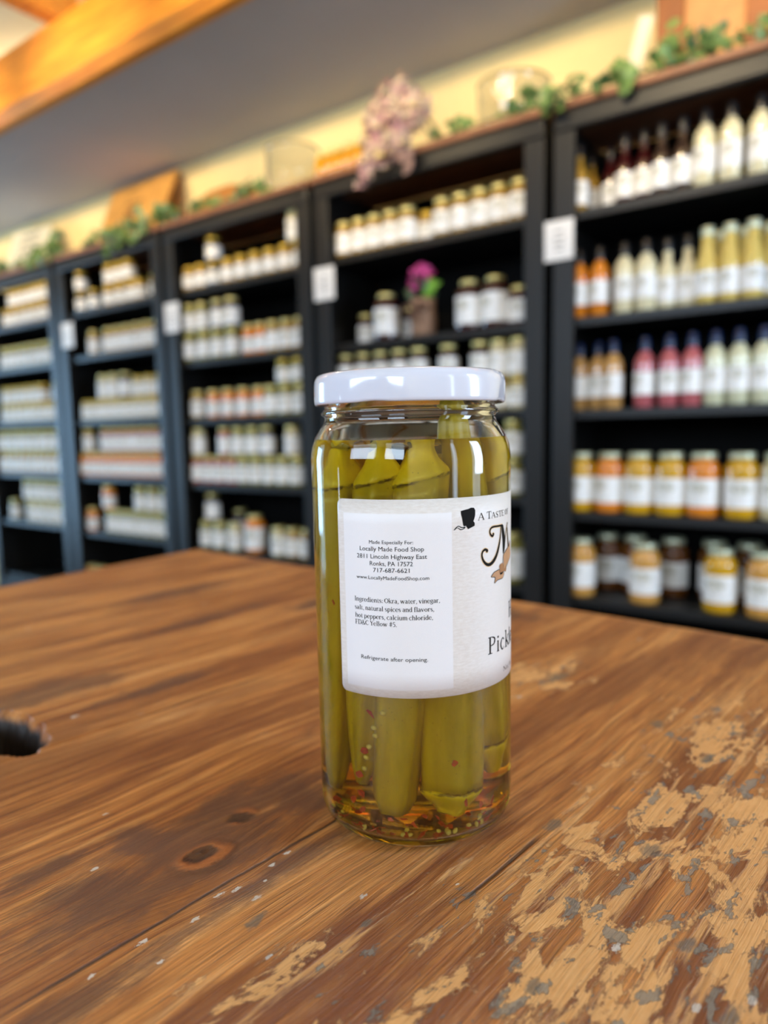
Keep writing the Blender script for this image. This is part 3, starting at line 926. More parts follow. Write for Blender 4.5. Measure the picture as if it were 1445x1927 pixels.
# label -------------------------------------------------------------
def label_mat():
    g = G('cream_paper_jar_label')
    uv = g.tc('UV')
    X, Y, Z = g.sep(uv)           # UV carries degrees/100 and height in decimetres
    mott = g.noise(g.map(uv, (26, 160, 1)), 1, 5, .6)
    base = g.mix(g.ramp(mott, [(.35, 0.0), (.7, 1.0)]), hexc('#d6d0cb'), hexc('#e2dfdd'))
    def side(v, a, b): return g.step(v, a, b)
    rect = g.math('MULTIPLY', g.math('MULTIPLY', side(X, -.386, -.380), side(X, .213, .207)), g.math('MULTIPLY', side(Y, .548, .555), side(Y, 1.1225, 1.1165)))
    c = g.mix(rect, base, hexc('#e4e4e8'))
    fade = g.math('MULTIPLY', g.step(X, .25, .55), .8)
    c = g.mix(fade, c, hexc('#e3e2e3'))
    tex = g.noise(g.map(uv, (55, 90, 1)), 5, 3, .6)
    g.bump(tex, .22, .0004)
    return g.set(Base_Color=c, Roughness=.38)


M_JLABEL = label_mat()
M_INK = plain('black_label_ink', (.006, .006, .006), .75, .05)
M_INK.node_tree.nodes['Principled BSDF'].inputs['Specular IOR Level'].default_value = .15
M_TANINK = plain('tan_ribbon_ink', hexc('#b98d68'), .5, .1, 300)
M_TANDARK = plain('dark_tan_ribbon_ink', hexc('#9a6c48'), .5, .1, 300)
M_GLOW = plain('pale_orange_outline_ink', hexc('#e9c795'), .5, .05)
PH0, PH1, LZ0, LZ1, RC = -42.6, 190.0, .0526, .1164, .0022
me_v = []; me_f = []; me_uv = []
cols = []
rc_deg = math.degrees(RC / RL)
for i in range(9): cols.append(PH0 + rc_deg * (1 - cos(pi / 2 * i / 8)))
p = PH0 + rc_deg + 2
while p < PH1 - 1: cols.append(p); p += 2.0
cols.append(PH1)
for ph in cols:
    t = (ph - PH0) / rc_deg
    dz = RC * (1 - sqrt(max(0, 1 - (1 - t) ** 2))) if t < 1 else 0
    for k in range(9):
        z = LZ0 + dz + (LZ1 - LZ0 - 2 * dz) * k / 8
        me_v.append(cyl(ph, z)); me_uv.append((ph / 100, z * 10))
for i in range(len(cols) - 1):
    for k in range(8):
        a = i * 9 + k; me_f.append((a, a + 9, a + 10, a + 1))
lb = MB(); lb.add(me_v, me_f, True)
lme = lb.mesh('label', M_JLABEL)
uvl = lme.uv_layers.new(name='UVMap')
for lp_ in lme.loops: uvl.data[lp_.index].uv = me_uv[lp_.vertex_index]
label = link('label', lme, jar)
label['label'] = 'cream paper label with dark print'
sol = label.modifiers.new('paper', 'SOLIDIFY'); sol.thickness = .00012; sol.offset = -1

INKZ = [.0]


def wrap_poly(name, polys, m, lift, parent=None):
    """polys: lists of (phi, z_mm) outlines or ready (verts, faces) in the same coordinates, laid on the label"""
    mb = MB()
    bm = bmesh.new()
    for pl in polys:
        if isinstance(pl, tuple): vv, ff = pl
        else: vv, ff = pl, [tuple(range(len(pl)))]
        bv = [bm.verts.new((radians(a) * RL * 1000, z, 0)) for a, z in vv]
        for q in ff:
            try: bm.faces.new([bv[i] for i in q])
            except ValueError: pass
    bmesh.ops.triangulate(bm, faces=bm.faces[:])
    # split long triangles so that they follow the curve of the glass
    for _ in range(4):
        es = [e for e in bm.edges if abs(e.verts[0].co.x - e.verts[1].co.x) > 1.6]
        if not es: break
        bmesh.ops.subdivide_edges(bm, edges=es, cuts=1)
        bmesh.ops.triangulate(bm, faces=bm.faces[:])
    for vt in bm.verts:
        a = vt.co.x / 1000 / RL; r = RL + lift
        vt.co = Vector((r * cos(a), r * sin(a), vt.co.y / 1000))
    me = bpy.data.meshes.new(name); bm.to_mesh(me); bm.free(); me.materials.append(m)
    return link(name, me, parent or label)


def stroke(pts, w, closed=False):
    """ribbon along a (phi, z_mm) path; w = full width in mm or list"""
    k = radians(1) * RL * 1000
    P_ = [Vector((a * k, z)) for a, z in pts]
    # resample with Catmull-Rom
    S = []; W = []
    ws = w if isinstance(w, (list, tuple)) else [w] * len(P_)
    for i in range(len(P_) - 1):
        p0, p1, p2, p3 = P_[max(i - 1, 0)], P_[i], P_[i + 1], P_[min(i + 2, len(P_) - 1)]
        for s in range(6 if len(P_) > 2 else 1):
            t = s / (6 if len(P_) > 2 else 1)
            S.append(.5 * ((2 * p1) + (p2 - p0) * t + (2 * p0 - 5 * p1 + 4 * p2 - p3) * t * t + (3 * p1 - p0 - 3 * p2 + p3) * t ** 3))
            W.append(ws[i] + (ws[i + 1] - ws[i]) * t)
    S.append(P_[-1]); W.append(ws[-1])
    vv = []; ff = []
    for i, q in enumerate(S):
        t = (S[min(i + 1, len(S) - 1)] - S[max(i - 1, 0)])
        t = t.normalized() if t.length > 1e-9 else Vector((1, 0))
        nrm = Vector((-t.y, t.x)) * W[i] / 2
        for s_ in (1, -1):
            c = q + nrm * s_; vv.append((c.x / k, c.y))
    for i in range(len(S) - 1):
        ff.append((2 * i, 2 * i + 1, 2 * i + 3, 2 * i + 2))
    return vv, ff


def disc(phi, z, r, n=16):
    k = radians(1) * RL * 1000
    return [(phi + r * cos(2 * pi * i / n) / k, z + r * sin(2 * pi * i / n)) for i in range(n)]


def text_mesh(s):
    c = bpy.data.curves.new('t', 'FONT'); c.body = s; c.size = 1.0; c.resolution_u = 3
    o = bpy.data.objects.new('t', c); COL.objects.link(o)
    dg = bpy.context.evaluated_depsgraph_get()
    me = bpy.data.meshes.new_from_object(o.evaluated_get(dg))
    bpy.data.objects.remove(o); bpy.data.curves.remove(c)
    vv = [(p.co.x, p.co.y) for p in me.vertices]; ff = [tuple(q.vertices) for q in me.polygons]
    bpy.data.meshes.remove(me)
    return vv, ff


CAPH = max(y for x, y in text_mesh('H')[0])


def text_on_label(s, ph0, ph1, base, cap):
    vv, ff = text_mesh(s)
    x0, x1 = min(p[0] for p in vv), max(p[0] for p in vv)
    return ([(ph0 + (x - x0) / (x1 - x0) * (ph1 - ph0), base + y / CAPH * cap) for x, y in vv], ff)


INK = .00008
wrap_poly('address_print', [text_on_label(*a) for a in (
    ('Made Especially For:', -22.5, .7, 102.45, 1.10), ('Locally Made Food Shop', -28.0, 6.1, 100.15, 1.38), ('2811 Lincoln Highway East', -29.8, 7.6, 97.75, 1.38),
    ('Ronks, PA 17572', -22.3, .3, 95.5, 1.38), ('717-687-6621', -20.5, -1.4, 93.4, 1.36), ('www.LocallyMadeFoodShop.com', -30.4, 8.6, 91.05, 1.12))], M_INK, INK)
wrap_poly('storage_print', [text_on_label('Refrigerate after opening.', -28.7, 7.4, 64.75, 1.25)], M_INK, INK)


# serif letters: strokes in a box 0..1 wide and 0..1 high; thick stems, thin hairlines, small foot bars
def L_(ch):
    S, h, b = .15, .055, .05     # stem, hairline, bar (fractions of the letter height)
    D = {
        'A': [([(.05, .03), (.5, 1)], h), ([(.5, 1), (.95, .03)], S), ([(.22, .36), (.78, .36)], h), ([(-.06, .025), (.2, .025)], b), ([(.72, .025), (1.06, .025)], b)],
        'T': [([(.5, 0), (.5, .97)], S), ([(.0, .965), (1, .965)], .07), ([(.02, .97), (.0, .76)], .05), ([(.98, .97), (1, .76)], .05), ([(.25, .025), (.75, .025)], b)],
        'S': [([(.88, .74), (.86, .92), (.5, .97), (.14, .84), (.22, .62), (.5, .5), (.82, .36), (.86, .14), (.5, .03), (.14, .08), (.1, .27)], [.04, .06, .07, .1, .15, .17, .15, .1, .07, .06, .04])],
        'E': [([(.22, 0), (.22, 1)], S), ([(.0, .97), (.88, .97)], .06), ([(.88, .98), (.9, .78)], .05), ([(.2, .52), (.68, .52)], h), ([(.68, .62), (.68, .42)], .04), ([(0, .03), (.92, .03)], .06), ([(.92, .02), (.95, .24)], .05)],
        'O': [([(.5, .97), (.12, .74), (.08, .5), (.12, .26), (.5, .03), (.88, .26), (.92, .5), (.88, .74), (.5, .97)], [.05, .13, .16, .13, .05, .13, .16, .13, .05])],
        'F': [([(.25, 0), (.25, 1)], S), ([(.0, .97), (.9, .97)], .06), ([(.9, .98), (.93, .76)], .05), ([(.22, .52), (.7, .52)], h), ([(.7, .62), (.7, .42)], .04), ([(0, .025), (.52, .025)], b)],
        'P': [([(.25, 0), (.25, 1)], .13), ([(.0, .97), (.5, .97), (.88, .86), (.9, .68), (.75, .53), (.28, .47)], [.05, .05, .10, .12, .08, .05]), ([(-.02, .025), (.55, .025)], b)],
        'H': [([(.2, 0), (.2, 1)], .13), ([(.8, 0), (.8, 1)], .13), ([(.2, .52), (.8, .52)], h), ([(.02, .975), (.4, .975)], b), ([(.02, .025), (.4, .025)], b), ([(.6, .975), (.98, .975)], b), ([(.6, .025), (.98, .025)], b)],
        'N': [([(.14, 0), (.14, 1)], h), ([(.1, 1), (.86, .02)], .14), ([(.86, 0), (.86, 1)], h), ([(-.02, .025), (.3, .025)], b), ([(.7, .975), (1, .975)], b)],
        'W': [([(.05, 1), (.3, 0)], .13), ([(.3, 0), (.52, .9)], h), ([(.48, 1), (.72, 0)], .13), ([(.72, 0), (.97, 1)], h)],
        'i': [([(.5, 0), (.5, .66)], .13), ([(.12, .64), (.5, .645)], b), ([(.05, .025), (.95, .025)], b), ([(.5, .82), (.5, .94)], .15)],
        'c': [([(.9, .54), (.72, .64), (.45, .65), (.14, .45), (.12, .24), (.4, .03), (.68, .03), (.92, .14)], [.10, .07, .06, .12, .13, .08, .06, .04])],
        'k': [([(.22, 0), (.22, 1)], .12), ([(.0, .975), (.22, .975)], b), ([(.0, .025), (.45, .025)], b), ([(.25, .28), (.82, .64)], h), ([(.42, .38), (.88, .03)], .12), ([(.72, .025), (1.02, .025)], b), ([(.66, .64), (.98, .64)], b)],
        'l': [([(.5, 0), (.5, 1)], .13), ([(.15, .975), (.5, .975)], b), ([(.1, .025), (.9, .025)], b)],
        'e': [([(.14, .36), (.88, .36), (.84, .55), (.5, .66), (.16, .48), (.12, .25), (.4, .03), (.7, .04), (.92, .16)], [.04, .05, .08, .06, .12, .13, .08, .06, .04])],
        't': [([(.4, .85), (.4, .15), (.6, .02), (.9, .08)], [.04, .12, .09, .04]), ([(.1, .62), (.85, .62)], b)],
    }
    return D[ch]


def serif(spec):
    """spec: (char, phi0, phi1, z_base mm, height mm)"""
    out = []; k = radians(1) * RL * 1000
    for ch, a, b, z, h in spec:
        for pts, w in L_(ch):
            ww = [q * h for q in w] if isinstance(w, list) else w * h
            out.append(stroke([(a + (b - a) * x, z + h * y) for x, y in pts], ww))
    return out


T_, H_, B_ = .135, .055, .05
LOW = {   # book serif: (advance width, strokes) in cap heights
    'n': (.66, [([(.2, 0), (.2, .64)], T_), ([(.2, .5), (.5, .65), (.8, .5), (.8, 0)], [.05, .08, T_, T_]), ([(.02, .62), (.2, .64)], B_), ([(.03, .025), (.4, .025)], B_), ([(.62, .025), (.99, .025)], B_)]),
    'h': (.66, [([(.2, 0), (.2, 1)], T_), ([(.2, .5), (.5, .65), (.8, .5), (.8, 0)], [.05, .08, T_, T_]), ([(.02, .98), (.2, .98)], B_), ([(.03, .025), (.4, .025)], B_), ([(.62, .025), (.99, .025)], B_)]),
    'm': (.98, [([(.14, 0), (.14, .64)], T_), ([(.14, .5), (.34, .65), (.5, .5), (.5, 0)], [.05, .08, T_, T_]), ([(.5, .5), (.7, .65), (.86, .5), (.86, 0)], [.05, .08, T_, T_]), ([(.02, .62), (.14, .64)], B_), ([(.02, .025), (.27, .025)], B_), ([(.39, .025), (.61, .025)], B_), ([(.75, .025), (.99, .025)], B_)]),
    'u': (.66, [([(.2, .64), (.2, .16), (.48, .02), (.8, .14)], [T_, T_, .08, .05]), ([(.8, .64), (.8, 0)], T_), ([(.02, .63), (.2, .63)], B_), ([(.62, .63), (.8, .63)], B_), ([(.8, .025), (.98, .025)], B_)]),
    'r': (.50, [([(.28, 0), (.28, .64)], T_), ([(.28, .48), (.55, .63), (.92, .6)], [.05, .08, .12]), ([(.02, .62), (.28, .64)], B_), ([(.04, .025), (.6, .025)], B_)]),
    'a': (.58, [([(.15, .52), (.42, .65), (.72, .5), (.72, .1), (.95, .03)], [.10, .07, T_, T_, .05]), ([(.72, .38), (.3, .33), (.13, .17), (.36, .02), (.72, .14)], [.05, .07, .13, .07, .05])]),
    'd': (.66, [([(.78, 0), (.78, 1)], T_), ([(.6, .98), (.78, .98)], B_), ([(.78, .025), (.97, .025)], B_), ([(.76, .54), (.45, .65), (.14, .42), (.14, .22), (.4, .02), (.76, .14)], [.05, .07, .13, .13, .07, .05])]),
    'p': (.66, [([(.22, -.28), (.22, .64)], T_), ([(.03, .62), (.22, .64)], B_), ([(.04, -.27), (.42, -.27)], B_), ([(.24, .54), (.55, .65), (.86, .42), (.86, .22), (.6, .02), (.24, .1)], [.05, .07, .13, .13, .07, .05])]),
    'g': (.62, [([(.5, .65), (.2, .55), (.2, .35), (.5, .25), (.78, .35), (.78, .55), (.5, .65)], [.06, .11, .11, .06, .11, .11, .06]), ([(.72, .58), (.98, .63)], .07), ([(.35, .27), (.2, .13), (.7, .04), (.88, -.1), (.5, -.27), (.12, -.17), (.3, -.01)], [.05, .07, .11, .11, .06, .09, .05])]),
    'o': (.66, [([(.5, .65), (.14, .42), (.14, .24), (.5, .02), (.86, .24), (.86, .42), (.5, .65)], [.05, .13, .13, .05, .13, .13, .05])]),
    's': (.50, [([(.85, .5), (.5, .65), (.15, .5), (.5, .34), (.86, .17), (.5, .01), (.12, .16)], [.05, .06, .11, .13, .11, .06, .05])]),
    'f': (.42, [([(.98, .93), (.65, .99), (.42, .82), (.42, 0)], [.11, .08, T_, T_]), ([(.08, .63), (.85, .63)], B_), ([(.1, .025), (.78, .025)], B_)]),
    'v': (.62, [([(.14, .64), (.5, .02)], T_), ([(.5, .02), (.86, .64)], H_), ([(0, .63), (.34, .63)], B_), ([(.68, .63), (1, .63)], B_)]),
    'w': (.92, [([(.1, .64), (.3, .02)], T_), ([(.3, .02), (.5, .62)], H_), ([(.48, .64), (.7, .02)], T_), ([(.7, .02), (.9, .64)], H_), ([(0, .63), (.24, .63)], B_), ([(.78, .63), (1, .63)], B_)]),
    'y': (.62, [([(.14, .64), (.52, .04)], T_), ([(.88, .64), (.4, -.2), (.1, -.24)], [H_, H_, .11]), ([(0, .63), (.34, .63)], B_), ([(.68, .63), (1, .63)], B_)]),
    'I': (.40, [([(.5, 0), (.5, 1)], .15), ([(.08, .975), (.92, .975)], B_), ([(.08, .025), (.92, .025)], B_)]),
    'D': (.80, [([(.2, 0), (.2, 1)], .14), ([(.02, .97), (.5, .97), (.9, .72), (.9, .28), (.5, .03), (.02, .03)], [B_, .06, .15, .15, .06, B_])]),
    'C': (.74, [([(.92, .78), (.6, .98), (.12, .7), (.12, .3), (.6, .02), (.95, .2)], [.06, .07, .15, .15, .07, .05])]),
    'Y': (.72, [([(.1, .98), (.5, .45)], .14), ([(.9, .98), (.5, .45)], H_), ([(.5, .5), (.5, 0)], .14), ([(0, .975), (.3, .975)], B_), ([(.72, .975), (1, .975)], B_), ([(.28, .025), (.72, .025)], B_)]),
    '&': (.84, [([(.98, .42), (.7, .1), (.35, .02), (.1, .25), (.45, .55), (.6, .82), (.42, .98), (.26, .8), (.5, .45), (.95, .03)], [.05, .07, .08, .13, .08, .08, .06, .09, .13, .13])]),
    '#': (.70, [([(.35, 0), (.45, 1)], .07), ([(.62, 0), (.72, 1)], .07), ([(.05, .34), (.92, .34)], .07), ([(.1, .66), (.97, .66)], .07)]),
    '5': (.58, [([(.85, .95), (.25, .95)], .10), ([(.25, .95), (.2, .55)], .06), ([(.2, .55), (.6, .6), (.86, .32), (.6, .03), (.1, .06)], [.05, .1, .14, .09, .07])]),
    ',': (.28, [([(.5, .1), (.55, -.02), (.3, -.17)], [.15, .11, .03])]), '.': (.28, [([(.5, 0), (.5, .14)], .14)]),
    ':': (.30, [([(.5, 0), (.5, .14)], .14), ([(.5, .44), (.5, .58)], .14)]), ' ': (.27, [])}
ADV = dict(F=.66, O=.82, i=.34, c=.56, k=.66, l=.34, e=.58, t=.42)


def serif_line(s_, ph0, ph1, base, cap):
    items = [(ch, *(LOW[ch] if ch in LOW else (ADV[ch], L_(ch)))) for ch in s_]
    tot = sum(w for _, w, _ in items); x = 0; out = []
    for ch, w, st in items:
        a = ph0 + (ph1 - ph0) * x / tot; b = ph0 + (ph1 - ph0) * (x + w * .94) / tot
        for pts, ww in st:
            ww = [q * cap * 1.05 for q in ww] if isinstance(ww, list) else ww * cap * 1.05
            out.append(stroke([(a + (b - a) * px_, base + cap * py_) for px_, py_ in pts], ww))
        x += w
    return out


wrap_poly('ingredients_print', [q for a in (
    ('Ingredients: Okra, water, vinegar,', -32.0, 14.2, 83.60, 1.55), ('salt, natural spices and flavors,', -32.0, 11.1, 80.9, 1.55),
    ('hot peppers, calcium chloride,', -31.8, 10.4, 78.25, 1.55), ('FD&C Yellow #5.', -31.9, -8.3, 76.00, 1.55)) for q in serif_line(*a)], M_INK, INK)
wrap_poly('title_print', serif([('A', 37.2, 41.4, 108.62, 2.35), ('T', 43.7, 47.3, 108.72, 2.4), ('A', 47.6, 51.0, 108.72, 1.95), ('S', 51.7, 53.9, 108.76, 1.95), ('T', 54.5, 57.6, 108.8, 1.95), ('E', 57.9, 61.0, 108.8, 1.95),
                           ('O', 62.6, 65.3, 108.9, 1.9), ('F', 66.2, 68.6, 108.9, 1.9)]), M_INK, INK)
wrap_poly('name_print', serif([('P', 44.3, 50.6, 63.55, 5.8), ('i', 52.2, 54.8, 63.4, 5.7), ('c', 56.2, 61.0, 63.3, 5.9), ('k', 62.4, 69.2, 63.2, 6.0), ('l', 69.8, 72.2, 63.2, 6.0), ('e', 73.0, 78.0, 63.3, 5.8), ('H', 69.4, 77.5, 72.7, 5.6)]), M_INK, INK)
wrap_poly('weight_print', serif([('N', 59.8, 63.6, 55.35, 1.7), ('e', 64.2, 66.6, 55.2, 1.7), ('t', 66.9, 68.6, 55.2, 1.7), ('W', 70.6, 76.0, 55.1, 1.7)]), M_INK, INK)
wrap_poly('bonnet_emblem', [[(26.08, 112.17), (28.5, 112.45), (30.61, 112.63), (32.24, 112.97), (34.25, 112.87), (35.1, 112.09), (35.08, 110.61), (34.55, 109.49), (33.85, 108.62), (34.7, 108.0), (34.69, 107.09), (30.35, 106.22), (29.1, 107.38), (28.15, 107.18), (27.54, 107.54), (26.81, 109.86), (26.22, 111.19)],
                            stroke([(21.99, 106.23), (23.46, 107.07), (24.8, 107.42), (26.45, 106.93), (28.62, 106.91)], [.12, .22, .26, .3, .3]),
                            stroke([(22.4, 106.30), (24.05, 106.96), (25.84, 106.31), (27.68, 106.47), (28.78, 106.99)], [.12, .16, .28, .26, .24])], M_INK, INK)
M_paths = [([(49.3, 103.35), (48.2, 102.85), (46.5, 103.5), (45.95, 104.6), (46.94, 105.5), (49.27, 105.85), (53.94, 105.75), (59.0, 105.72)], [.5, .6, .55, .5, .5, .5, .5, .5]),
           ([(56.9, 105.6), (56.57, 102.97), (55.03, 99.65), (52.48, 96.61), (49.65, 94.8), (46.81, 93.85), (44.19, 93.75), (41.73, 94.6), (40.1, 96.0), (39.6, 97.37), (40.3, 98.4), (42.0, 98.9), (43.6, 98.6)],
            [.3, .45, .75, .95, 1.0, .9, .8, .7, .6, .55, .55, .6, .6]),
           ([(61.5, 98.2), (64.25, 103.21), (67.1, 106.0)], [.25, .3, .45]), ([(66.2, 104.4), (67.71, 100.26), (69.0, 96.2)], [.5, .8, .8])]
thick = [(57.3, 105.9), (59.9, 105.8), (63.3, 100.67), (62.0, 97.29), (60.19, 95.9), (59.6, 96.3), (58.9, 101.0)]
wrap_poly('scroll_letter_outline', [stroke(p_, [x * 1.3 + .42 for x in w_]) for p_, w_ in M_paths] + [disc(49.0, 103.4, .72), disc(43.5, 98.4, .82)], M_GLOW, .00005)
wrap_poly('scroll_letter', [stroke(p_, [x * 1.3 for x in w_]) for p_, w_ in M_paths] + [thick, disc(49.0, 103.4, .5), disc(43.5, 98.4, .6)], M_INK, .00010)
rib = [[(70.14, 97.9), (72.5, 99.2), (74.5, 94.5), (71.09, 93.15), (60.88, 90.63), (60.04, 95.54)], [(54.95, 91.18), (50.1, 90.81), (47.69, 89.94), (47.13, 89.39), (50.59, 88.87), (50.07, 87.11), (52.94, 87.75), (58.71, 87.88), (60.87, 89.13), (60.0, 90.1), (56.14, 89.4)]]
k_ = radians(1) * RL * 1000
wrap_poly('ribbon_outline', [stroke(q + [q[0]], .22) for q in rib], M_INK, .00013)
wrap_poly('ribbon_banner', rib, M_TANINK, .00012)
wrap_poly('ribbon_fold', [[(59.45, 93.06), (55.86, 92.82), (54.85, 92.23), (55.84, 89.69), (60.51, 90.14), (63.27, 89.47), (64.61, 90.3), (64.16, 91.59), (60.88, 90.71)]], M_TANDARK, .00014)
wrap_poly('ribbon_shadow_print', [[(55.84, 89.87), (60.14, 90.09), (58.38, 89.24), (56.14, 89.22)]], M_INK, .00016)


# okra --------------------------------------------------------------
def okra_mat(name, lo, hi, ring=True):
    g = G(name)
    P = g.tc('Object')
    n = g.noise(g.map(P, (120, 120, 30)), 1, 4, .6)
    c = g.mix(g.ramp(n, [(.3, 0.0), (.7, 1.0)]), hexc(lo), hexc(hi))
    at = g.n('ShaderNodeAttribute'); at.attribute_name = 'along'
    z = at.outputs['Fac']
    nz = g.noise(P, 260, 3, .6)
    zz = g.math('ADD', z, g.math('MULTIPLY', g.math('SUBTRACT', nz, .5), .0022))
    if ring:
        rg = g.step(g.math('ABSOLUTE', zz), .0008, .0002)
        rg = g.math('MULTIPLY', rg, g.step(g.noise(P, 170, 3), .36, .52))
        c = g.mix(g.math('MULTIPLY', rg, .85), c, hexc('#5a3c12'))
    sp = g.n('ShaderNodeTexVoronoi'); g.l(P, sp.inputs['Vector']); sp.inputs['Scale'].default_value = 800
    spk = g.math('MULTIPLY', g.step(sp.outputs['Distance'], .2, .1), g.math('GREATER_THAN', g.sep(sp.outputs['Color'])[0], .85))
    c = g.mix(g.math('MULTIPLY', spk, .6), c, hexc('#5a4410'))
    return g.set(Base_Color=c, Roughness=.35)


M_POD = okra_mat('olive_okra_skin', '#b09c10', '#cfba1c')
M_CAP = okra_mat('yellow_okra_cap', '#dcc816', '#f0da2c')
M_STEM = plain('cut_okra_stem', hexc('#d8cf7a'), .6, .25, 600)


def okra(top, bot, R, label_, caplen=.013, bend=(0, 0), shoulder=True, twist=0.0, tip=.35, slant=.3):
    """top/bot: (phi, r, z) of the two ends in jar coordinates; the cap sits at 'top'"""
    a = cyl(top[0], top[2], top[1]); b = cyl(bot[0], bot[2], bot[1])
    M = Matrix.Translation((JX, JY, TZ + .0006)) @ Matrix.Rotation(JROT, 4, 'Z')
    A, B = M @ a, M @ b
    d = (A - B); Ltot = d.length
    L = Ltot - caplen
    org = A - d.normalized() * caplen
    rot = d.to_track_quat('Z', 'Y')
    sv_ = rot.inverted() @ SIDE
    def shear(vs): return [(x, y, z + slant * (x * sv_.x + y * sv_.y) * max(0, 1 - abs(z) / .03)) for x, y, z in vs]
    def along(ob, vs):
        at = ob.data.attributes.new('along', 'FLOAT', 'POINT')
        for i_, q_ in enumerate(vs): at.data[i_].value = q_[2]
    root = thing('okra_pod', label_, 'okra', org, 0, 'okra pods in the jar')
    root.rotation_mode = 'QUATERNION'; root.rotation_quaternion = rot
    n = 40; body = MB(); v = []; f = []
    st = 22
    def radius(t):   # t 0 at shoulder .. 1 at the tip
        q = R * (1 - .10 * t) * (1 - max(0, (t - .55) / .45) ** 2 * (1 - tip))
        q *= .945 + .055 * min(1, t * 8)
        if t > .97: q *= .75
        return q
    for k in range(st + 1):
        t = k / st
        q = radius(t)
        bx, by = bend[0] * sin(pi * t), bend[1] * sin(pi * t)
        for i in range(n):
            w = 2 * pi * i / n
            ridge = 1 + .085 * cos(5 * (w + twist + .25 * t)) + .015 * cos(10 * (w + twist))
            v.append((q * ridge * cos(w) + bx, q * ridge * sin(w) + by, -t * L))
    for k in range(st):
        for i in range(n):
            j = (i + 1) % n; f.append((k * n + i, (k + 1) * n + i, (k + 1) * n + j, k * n + j))
    f.append(tuple(range(st * n, st * n + n))[::-1])
    f.append(tuple(range(n)))
    body.add(shear(v), f, True); along(body.build('pod', M_POD, root), v)
    cap = MB(); v = []; f = []
    rs = R * .44
    cp_ = [(R * .95, -.0004), (R * .985, .0003), (R * .975, .0012), (R * .93, caplen * .22), (R * .76, caplen * .45), (R * .58, caplen * .66), (rs * 1.08, caplen * .86), (rs, caplen * .98), (rs * .93, caplen)]
    for r, z in cp_:
        for i in range(n):
            w = 2 * pi * i / n
            ridge = 1 + .05 * cos(5 * (w + twist)) + .02 * sin(3 * w + twist)
            v.append((r * ridge * cos(w), r * ridge * sin(w), z + .0007 * sin(2 * w + twist) * (1 if z > .004 else .6)))
    for k in range(len(cp_) - 1):
        for i in range(n):
            j = (i + 1) % n; f.append((k * n + i, k * n + j, (k + 1) * n + j, (k + 1) * n + i))
    f.append(tuple(range(n))[::-1])
    cap.add(shear(v), f, True); c_ = cap.build('cap', M_CAP, root); along(c_, v)
    e = MB(); e.lathe([(rs * .92, 0), (rs * .6, .0005)], n, (0, 0, caplen - .0004)); e.build('cut_stem_end', M_STEM, c_)
    return root


okra((-23, .0222, .1315), (-45, .0224, .0170), .0076, 'okra pod with cut stem at left centre above the jar label', .0098, (.0004, 0), twist=.3, slant=.32)
okra((8, .0212, .1318), (-20, .0202, .0085), .0090, 'okra pod beside the stemmed one, its blunt tip low in the middle of the jar', .0102, (0, .0005), twist=1.1, tip=.72, slant=.34)
okra((-60, .0235, .1310), (-78, .0237, .0100), .0082, 'okra pod with brown cap ring at the left side of the jar', .0110, twist=.7, slant=.25)
okra((30, .0205, .0078), (42, .0165, .1080), .0098, 'upside-down okra pod, its round cap resting low at the right of the jar', .0085, twist=.2, slant=.08)
okra((73, .0232, .0180), (45, .0195, .1462), .0080, 'long okra pod rising tip first into the jar neck at the right', .0110, twist=.9, tip=.55, slant=.1)
okra((84, .0236, .1320), (102, .0238, .0140), .0080, 'okra pod along the right edge of the jar', .0110, twist=.1)
okra((-98, .0238, .1310), (-114, .0238, .0120), .0082, 'okra pod along the left edge of the jar', .0110, twist=.5)
okra((124, .0230, .1290), (128, .0235, .0120), .0080, 'okra pod at the back right inside the jar', .0110, twist=.4)
okra((-140, .0230, .1295), (-148, .0235, .0120), .0084, 'okra pod at the back left inside the jar', .0110, twist=.2)
okra((172, .0225, .1260), (165, .0235, .0110), .0082, 'okra pod at the very back inside the jar', .0110, twist=.6)
okra((75, .0080, .1280), (85, .0075, .0110), .0078, 'okra pod standing in the middle of the jar, right of the axis', .0110, twist=.8)
okra((-100, .0085, .1270), (-110, .0085, .0120), .0078, 'okra pod standing in the middle of the jar, left of the axis', .0110, twist=.3)

